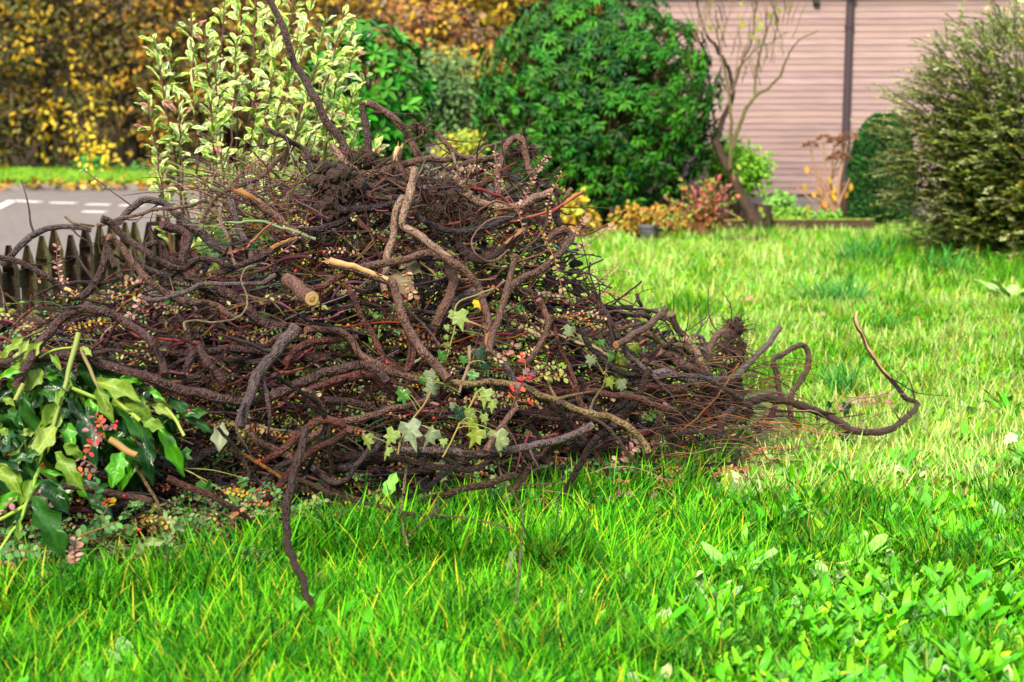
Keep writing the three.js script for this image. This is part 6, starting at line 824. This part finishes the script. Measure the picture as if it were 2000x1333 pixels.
// big dry leaves caught in the heap
for (const [label, z, x0, y0, x1, y1, w, col] of [['large grey brown dry leaf under the forked branch', 'E', 470, 280, 560, 400, 110, [0.15, 0.12, 0.075]], ['second grey brown dry leaf behind the hanging pale sprig', 'E', 640, 290, 560, 240, 80, [0.12, 0.095, 0.06]], ['small orange fallen leaf beside the central upright stick', 'E', 925, 450, 972, 485, 50, [0.6, 0.33, 0.02]], ['dry curled leaf hanging among the laurel', 'D', 1235, 1130, 1215, 1255, 80, [0.18, 0.22, 0.14]], ['lime leaf hanging at the right foot', 'K', 345, 100, 345, 200, 56, [0.3, 0.42, 0.04]], ['upright green dock leaf at the foot of the heap', 'H', 300, 300, 345, 150, 70, [0.2, 0.5, 0.08]], ['upright green dock leaf in the grass beside the foot', 'H', 1430, 330, 1390, 205, 60, [0.14, 0.46, 0.05]]]) {
  const b = zp(z, x0, y0, -0.15), e = zp(z, x1, y1, -0.17), d = V().subVectors(e, b), L = d.length(), t = thing('loose_leaf', label, 'leaf', b.clone()); placeLeaf('blade', pick(bigT), b, d.normalize(), spread(V(0, 0.5, 0.8), 0.2), L, w * ZOOM[z][2] / FOCAL * 3.7, col, M.leaf, t);
}
// ---------- lawn: blades and weeds ----------
reseed(1);
function tuft(n, R, l0, l1, w, lean, pal, curl = 0.5) {
  const mb = new MB();
  for (let i = 0; i < n; i++) {
    const a = rnd() * 6.28, r = R * Math.sqrt(rnd()), bx = Math.cos(a) * r, bz = Math.sin(a) * r, az = rnd() * 6.28, L = rr(l0, l1), W = w * rr(0.7, 1.3), c = pick(pal), v = rr(0.8, 1.2), th0 = lean * rr(0.2, 1), cu = curl * rr(0.3, 1.4), seg = 4, hx = Math.cos(az), hz = Math.sin(az), sx = -hz, sz = hx; let x = bx, y = 0, z = bz, th = th0; const base = mb.count;
    for (let s = 0; s <= seg; s++) { const k = s / seg, hw = W * 0.5 * (s === seg ? 0.06 : 1 - 0.55 * k * k), nx = -Math.cos(th) * hx, ny = Math.sin(th), nz = -Math.cos(th) * hz; for (const e of [-1, 1]) mb.v(x + sx * hw * e, y, z + sz * hw * e, nx * 0.9 + sx * e * 0.4, ny * 0.9 + 0.1, nz * 0.9 + sz * e * 0.4, c[0] * v, c[1] * v, c[2] * v); th = th0 + cu * (k + 1 / seg) * 1.4; x += hx * Math.sin(th) * L / seg; z += hz * Math.sin(th) * L / seg; y += Math.cos(th) * L / seg; }
    for (let s = 0; s < seg; s++) { const q = base + s * 2; mb.i.push(q, q + 1, q + 2, q + 1, q + 3, q + 2); }
  }
  return mb.geometry();
}
const G = { a: [0.055, 0.36, 0.002], b: [0.12, 0.46, 0.004], c: [0.23, 0.53, 0.01], d: [0.014, 0.17, 0.003], y: [0.38, 0.44, 0.02], s: [0.40, 0.27, 0.05], w: [0.40, 0.56, 0.15] };
const lush = [0, 1, 2, 3].map(() => tuft(9, 0.028, 0.06, 0.19, 0.0054, 0.42, [G.a, G.a, G.b, G.d, G.d, G.b, G.c, G.a, G.b, G.d, G.c, G.a, G.b, G.y], 0.55));
const mid = [0, 1, 2, 3].map(() => tuft(14, 0.04, 0.03, 0.085, 0.0044, 0.9, [G.b, G.c, G.c, G.b, G.w, G.a, G.b, G.a, G.c, G.b, G.y, G.d, G.w], 0.7));
const farT = [0, 1, 2].map(() => tuft(28, 0.08, 0.03, 0.075, 0.0058, 0.8, [G.b, G.c, G.c, G.y, G.w, G.b, G.c], 0.7));
const mown = [0, 1, 2].map(() => tuft(16, 0.06, 0.05, 0.12, 0.0055, 1.45, [G.w, G.w, G.c, G.w, G.c, G.b, G.y, G.b, G.s], 0.2));
function rosette(n, l0, l1, w, pal, lift) { const mb = new MB(); for (let i = 0; i < n; i++) { const a = i / n * 6.28 + rnd(), L = rr(l0, l1), d = V(Math.cos(a), rr(lift * 0.4, lift * 1.6), Math.sin(a)).normalize(), c = pick(pal), v = rr(0.85, 1.2); mb.leaf(weedT[i % weedT.length], V(Math.cos(a) * 0.004, 0.008, Math.sin(a) * 0.004), d, spread(V(0, 1, 0), 0.25), L, w * L * rr(0.8, 1.2), c.map((k) => k * v)); } return mb.geometry(); }
const blunt = (t) => (t < 0.6 ? 0.22 + 0.78 * Math.pow(t / 0.6, 1.2) : Math.sqrt(Math.max(0.0004, 1 - Math.pow((t - 0.6) / 0.41, 2.4))));
const weedT = [leafTemplate({ rows: 8, cols: 2, shape: blunt, fold: 0.12, droop: 0.35, wave: 0.5 }), leafTemplate({ rows: 8, cols: 2, shape: (t) => blunt(t) * (0.85 + 0.2 * Math.sin(t * 21)), fold: 0.15, droop: 0.4, wave: 0.8 }), leafTemplate({ rows: 7, cols: 2, shape: ell(0.45), fold: 0.12, droop: 0.3, wave: 0.5 })];
const weeds = [rosette(6, 0.04, 0.075, 0.27, [G.b, G.c, [0.09, 0.3, 0.02], [0.07, 0.22, 0.03]], 0.8), rosette(7, 0.035, 0.065, 0.31, [G.c, [0.17, 0.38, 0.07], G.b, [0.06, 0.2, 0.02]], 0.6), rosette(5, 0.05, 0.085, 0.22, [[0.07, 0.3, 0.015], G.b, G.a], 1.2), rosette(7, 0.03, 0.07, 0.16, [G.a, G.b, [0.05, 0.22, 0.02]], 1.6), rosette(9, 0.015, 0.03, 0.8, [[0.06, 0.26, 0.02], G.a], 0.9), rosette(8, 0.022, 0.04, 0.5, [G.c, [0.2, 0.4, 0.07], G.a], 0.5)];
const pale = [rosette(9, 0.03, 0.06, 0.4, [[0.30, 0.44, 0.2], [0.26, 0.42, 0.15]], 1.0)];
const litter = [(() => { const mb = new MB(); for (let i = 0; i < 3; i++) mb.leaf(weedT[0], V(rr(-0.05, 0.05), 0.02, rr(-0.05, 0.05)), spread(V(1, 0.1, 0), 0.7), spread(V(0, 1, 0), 0.4), rr(0.025, 0.045), 0.02, pick([[0.4, 0.2, 0.05], [0.3, 0.14, 0.06], [0.5, 0.36, 0.14]])); return mb.geometry(); })()];
const bins = new Map();
const put = (geo, x, z, s, tint, tilt = 0.15, y) => { if (!bins.has(geo)) bins.set(geo, []); const e = new THREE.Euler(tilt * gauss(), rnd() * 6.28, tilt * gauss()); bins.get(geo).push([new THREE.Matrix4().compose(V(x, y ?? lawnH(x, z) - 0.004, z), new THREE.Quaternion().setFromEuler(e), V(s, s * rr(0.8, 1.2), s)), tint]); };
const tint = (k) => { const v = rr(0.85, 1.15) * k; return new THREE.Color().setRGB(v * rr(0.85, 1.2), v, v * rr(0.8, 1.3)); };
const AHEAD = [[0, 0.24], [450, 0.22], [620, 0.13], [720, 0.08], [1000, 0.02], [1300, 0.0], [1560, -0.06]];
const inHeap = (px, d) => { const f = footD(px) - piece(AHEAD, px); return px < 1560 && d > f && d < f + 1.2; };
let tried = 0;
for (const [z0, z1, n] of [[1.7, 2.2, 8500], [2.2, 3.2, 23500], [3.2, 5.0, 25500], [5.0, 8.0, 26000], [8.0, 14.4, 25000]]) for (let i = 0; i < n; i++) {
  const d = Math.sqrt(rr(z0 * z0, z1 * z1)), x = d < 5 ? d * rr(-0.56, 0.56) : d * rr(-0.40, 0.48), z = -d; if (x < -1.83) continue;
  const [px, py] = toPx(V(x, 0, z)); if (d > 4.6 && px < 1000) { if (rnd() < 0.75) continue; } if (inHeap(px, d) && (rnd() < 0.93 || d > footD(px) + 0.1)) continue;
  const patch = fbm(x * 1.3 + 4, 6, z * 1.3, 3), tuss = fbm(x * 2.6 + 9, 1, z * 2.6, 3), fine = fbm(x * 5, 2, z * 5, 2), right = clamp((px - 1150) / 350, 0, 1), front = py > piece(FOOT, px) - 5;
  if (d < 8 && fbm(x * 2.2 + 31, 4, z * 2.2, 3) > 0.30 && rnd() < 0.8) { if (rnd() < 0.25) put(litter[0], x, z, rr(0.6, 1.3), tint(0.9)); continue; }
  if (front && d < 5) {
    const weedy = right * clamp((py - 880) / 160, 0, 1) * 0.42 + 0.10 + clamp((py - 1130) / 120, 0, 1) * 0.16 + 0.25 * patch;
    const u = rnd(); if (u < weedy * 0.55) put(pick(weeds), x, z, rr(0.5, 1.3), tint(1.0)); else if (u < weedy * 0.55 + 0.012) put(pale[0], x, z, rr(0.7, 1.3), tint(1)); else if (u < weedy * 0.55 + 0.035) put(litter[0], x, z, rr(0.6, 1.2), tint(1));
    else if (right > 0.6 && py < 1000 && rnd() < 0.5) put(pick(mown), x, z, rr(0.6, 1), tint(1.05)); else put(pick(lush), x, z, rr(0.6, 1.1) * (1 - 0.3 * right) * (0.9 + 0.7 * fine) * (py > 1150 ? 0.8 : 1.05) * (px > 1380 && py < 1000 ? 0.5 : 1), tint((1 - 0.7 * clamp(fine * 2, -0.3, 0.9)) * (1 - 0.6 * clamp(patch * 2, -0.25, 0.6))), 0.22);
  } else if (d < 8) { const u = rnd(); if (tuss > 0.16 && u < 0.8) put(pick(lush), x, z, rr(0.4, 0.95), tint(0.78), 0.25); else if (u < 0.16) put(pick(weeds), x, z, rr(0.5, 1), tint(1.1)); else if (u < 0.42 - patch) put(pick(mown), x, z, rr(0.7, 1.1), tint(0.92)); else if (u < 0.425 - patch) put(litter[0], x, z, rr(0.5, 1), tint(1)); else put(pick(mid), x, z, rr(0.7, 1.2), tint(0.88), 0.25); }
  else { const u = rnd(); if (py < 478 && px > 1225 && px < 1310 || py < 459 && px > 1400 && px < 1715) continue; if (tuss > 0.2 && u < 0.7) put(pick(lush), x, z, rr(0.6, 1.2), tint(0.75), 0.25); else if (u < 0.3) put(pick(mown), x, z, rr(0.9, 1.4), tint(1.02)); else if (u < 0.4) put(pick(weeds), x, z, rr(0.6, 1.1), tint(1.1)); else put(pick(farT), x, z, rr(0.7, 1.2), tint(0.95), 0.25); }
}
// rank grass where nobody mows: round the heap foot, under the arching shrub
for (let i = 0; i < 1700; i++) { const px = rr(-60, 1420), d = footD(px) - piece(AHEAD, px) - rr(-0.05, 0.16), p = at(px, 700, d); put(pick(lush), p.x, p.z, rr(0.6, 1.1), tint(0.85), 0.3); }
for (let i = 0; i < 1500; i++) { const px = 2080 - 420 * Math.pow(rnd(), 1.4), py = 510 + 55 * Math.abs(gauss()) - 45 * rnd(), p = groundAt(px, Math.max(478, py)); put(pick(lush), p.x, p.z, rr(0.5, 1.35), tint(0.85), 0.35); }
for (let i = 0; i < 900; i++) { const q = rr(1310, 1720), p = groundAt(q, rr(459, 478)); put(pick(lush), p.x, p.z, rr(0.35, 0.7), tint(0.95), 0.25); }
// far verge
for (let i = 0; i < 10000; i++) { const z = -rr(24.3, 33), x = rr(-20, 0); put(pick(farT), x, z, rr(1.2, 2.2), tint(0.9), 0.2, 0.05); }
const names = new Map([[lush, 'grass'], [mid, 'grass'], [farT, 'grass'], [mown, 'grass'], [weeds, 'lawn_weeds'], [pale, 'lawn_weeds'], [litter, 'fallen_leaves']]);
const lab = { grass: ['long lush blades of the unmown lawn', 'mixed blades of the mid lawn', 'shorter blades of the far lawn and verge', 'flattened pale cut blades on the lawn'], lawn_weeds: ['broad leaved weeds scattered through the lawn', 'pale felted weeds in the lawn'], fallen_leaves: ['small brown leaves dropped on the lawn'] }, used = {};
for (const [set, name] of names) { const label = lab[name][(used[name] = (used[name] ?? -1) + 1)]; for (const g of set) { const list = bins.get(g); if (!list) continue; const im = new THREE.InstancedMesh(g, name === 'lawn_weeds' ? M.weed : M.grass, list.length); list.forEach(([m, c], i) => { im.setMatrixAt(i, m); im.setColorAt(i, c); }); im.name = numbered(name); im.castShadow = im.receiveShadow = true; scene.add(im); tag(im, label, null, null, 'stuff'); } }
// fallen yellow leaves along the far kerb
{ const mb = new MB(); reseed(6); for (let i = 0; i < 2200; i++) { const x = rr(-20, -2), z = -24.0 - 0.5 * gauss() - (rnd() < 0.3 ? rr(0, 3) : 0); mb.leaf(T.fleck, V(x, 0.08, z), spread(V(1, 0.05, 0), 0.9), spread(V(0, 1, 0), 0.3), rr(0.09, 0.16), 0.1, pick([YEL, ORA, [0.62, 0.42, 0.04], BRO])); } tag(mb.build('fallen_leaves', M.far), 'yellow fallen leaves along the far kerb', null, null, 'stuff'); }
// ---- single plants one can point to ----
reseed(55);
function clump(label, px, py, n, l0, l1, w, lean, pal, R) { const p = groundAt(px, py), t = thing('grass_clump', label, 'grass clump', p); for (let k = 0; k < 1; k++) { const m = mesh('blades', tuft(n, R, l0, l1, w, lean, pal, 0.75), M.grass, t); m.userData.kind = 'stuff'; } }
const dk = [[0.05, 0.28, 0.035], [0.07, 0.33, 0.05], [0.10, 0.38, 0.08]];
clump('bushy dark tussock of long grass in the middle of the far lawn', 1690, 520, 240, 0.18, 0.36, 0.008, 0.7, dk, 0.2);
clump('wide dark tussock of grass in front of the first far tussock', 1625, 592, 220, 0.13, 0.28, 0.008, 0.8, dk, 0.17);
clump('small upright dark tussock behind the great hook', 1645, 775, 90, 0.10, 0.2, 0.006, 0.45, dk, 0.045);
clump('tussock beside the torn tip of the great hook', 1725, 655, 110, 0.08, 0.17, 0.006, 0.75, dk, 0.07);
clump('dark tussock under the edge of the arching shrub', 1850, 540, 160, 0.14, 0.3, 0.008, 0.7, dk, 0.16);
function rosettePlant(label, px, py, n, L0, L1, W, pal, lift, name = 'broadleaf_weed') { const p = groundAt(px, py), t = thing(name, label, 'weed', p); for (let i = 0; i < n; i++) { const a = i * 2.4 + rnd(), L = rr(L0, L1), d = V(Math.cos(a), rr(lift * 0.5, lift * 1.5), Math.sin(a)).normalize(); placeLeaf('leaf', pick(weedT), V(p.x, 0.01, p.z), d, spread(V(0, 1, 0.1), 0.15), L, L * W, pick(pal), M.leaf, t); } }
rosettePlant('large pale green dock rosette by the arching shrub', 1975, 592, 12, 0.12, 0.24, 0.36, [[0.3, 0.5, 0.16], [0.22, 0.44, 0.1]], 0.7);
rosettePlant('bold rosette with long oblong leaves in the near lawn', 1665, 1130, 9, 0.08, 0.13, 0.28, [[0.16, 0.5, 0.05], [0.24, 0.54, 0.09]], 0.9);
rosettePlant('rosette of tall rounded leaves below the pale bent stalk', 1440, 1150, 8, 0.08, 0.13, 0.26, [[0.14, 0.48, 0.04], [0.22, 0.54, 0.1]], 1.2);
rosettePlant('dandelion rosette near the frame corner', 1850, 1240, 9, 0.07, 0.12, 0.3, [[0.16, 0.5, 0.04]], 0.8);
rosettePlant('felty pale groundsel plant in the front grass', 800, 1160, 14, 0.03, 0.07, 0.4, [[0.46, 0.64, 0.38], [0.38, 0.58, 0.3]], 1.3);
rosettePlant('felty pale groundsel plant at the foot of the upright leg', 620, 1090, 12, 0.03, 0.06, 0.4, [[0.3, 0.6, 0.2], [0.38, 0.62, 0.28]], 1.5);
rosettePlant('small pale groundsel near the middle of the front edge', 1080, 1170, 10, 0.03, 0.05, 0.42, [[0.42, 0.62, 0.3]], 1.0);
function yellowFlower(label, px, py, h, d) { const c = at(px, py, d), t = thing('yellow_flower', label, 'flower', V(c.x, 0, c.z)); mesh('stem', new MB().tube([V(c.x + 0.01, 0, c.z), V(c.x - 0.004, c.y * 0.5, c.z), c], 0.0013, 0.001, { rad: 5, step: 0.02, col: [0.16, 0.4, 0.04] }).geometry(t.position), M.grass, t); const mb = new MB(); for (let i = 0; i < 14; i++) { const a = i / 14 * 6.28; mb.leaf(T.tiny, c, V(Math.cos(a), 0.7, Math.sin(a)).normalize(), V(0, 1, 0.01), 0.007, 0.003, [0.85, 0.55, 0.005]); } mesh('bloom', mb.geometry(t.position), M.flower, t); }
yellowFlower('yellow bloom standing before the dark foot of the heap', 187, 1115, 0, 3.02); yellowFlower('yellow bloom in the near grass of the front lawn', 335, 1182, 0, 2.85); yellowFlower('yellow bud beside the felty groundsel', 625, 1160, 0, 2.85); yellowFlower('lowest of the yellow buds near the felty groundsel', 612, 1186, 0, 2.8); yellowFlower('yellow bloom among the weeds of the near right lawn'.replace(' right', ''), 1805, 1090, 0, 3.05);
{ const c = [[1385, 1102], [1440, 1100], [1500, 1096], [1570, 1092], [1640, 1102], [1690, 1080], [1735, 1058], [1758, 1030], [1764, 1018]].map(([x, y], i) => { const p = groundAt(x, y); p.y = 0.05 + (i > 4 ? (i - 4) * 0.012 : 0); const q = at(x, y, -p.z - 0.15); return q; }); const t = thing('bent_stalk', 'smooth pale bent flower stalk lying over the weeds', 'stalk', c[0].clone()); new MB().tube(c.slice(3), 0.003, 0.0036, { rad: 8, step: 0.01, lump: 0.04, col: [0.55, 0.6, 0.22] }).build('stem', M.leaf, t); }
for (const [label, px, py, L, col] of [['pale dry ivy leaf lying on the lawn under the great hook', 1703, 872, 0.05, [0.52, 0.46, 0.36]], ['pale curled leaf at the frame edge of the lawn', 1960, 895, 0.05, [0.5, 0.47, 0.3]], ['white green fallen leaf under the red twigs', 1410, 975, 0.055, [0.5, 0.58, 0.3]], ['dark rotten leaf sunk in the front grass', 140, 1250, 0.06, [0.05, 0.028, 0.03]], ['pink brown leaf in the grass near the dark tussock', 1455, 600, 0.07, [0.5, 0.3, 0.2]], ['greyish brown leaf on the mid lawn', 1595, 635, 0.05, [0.4, 0.3, 0.22]]]) { const p = groundAt(px, py); p.y = 0.045; const t = thing('fallen_leaf', label, 'leaf', p); placeLeaf('blade', label.includes('ivy') ? ivyGeo : bigT[1], p, spread(V(0.7, 0.2, 0.3), 0.4), V(0, 0.8, 0.6).normalize(), L, L * 0.7, col, M.leaf, t); }
renderer.render(scene, camera);
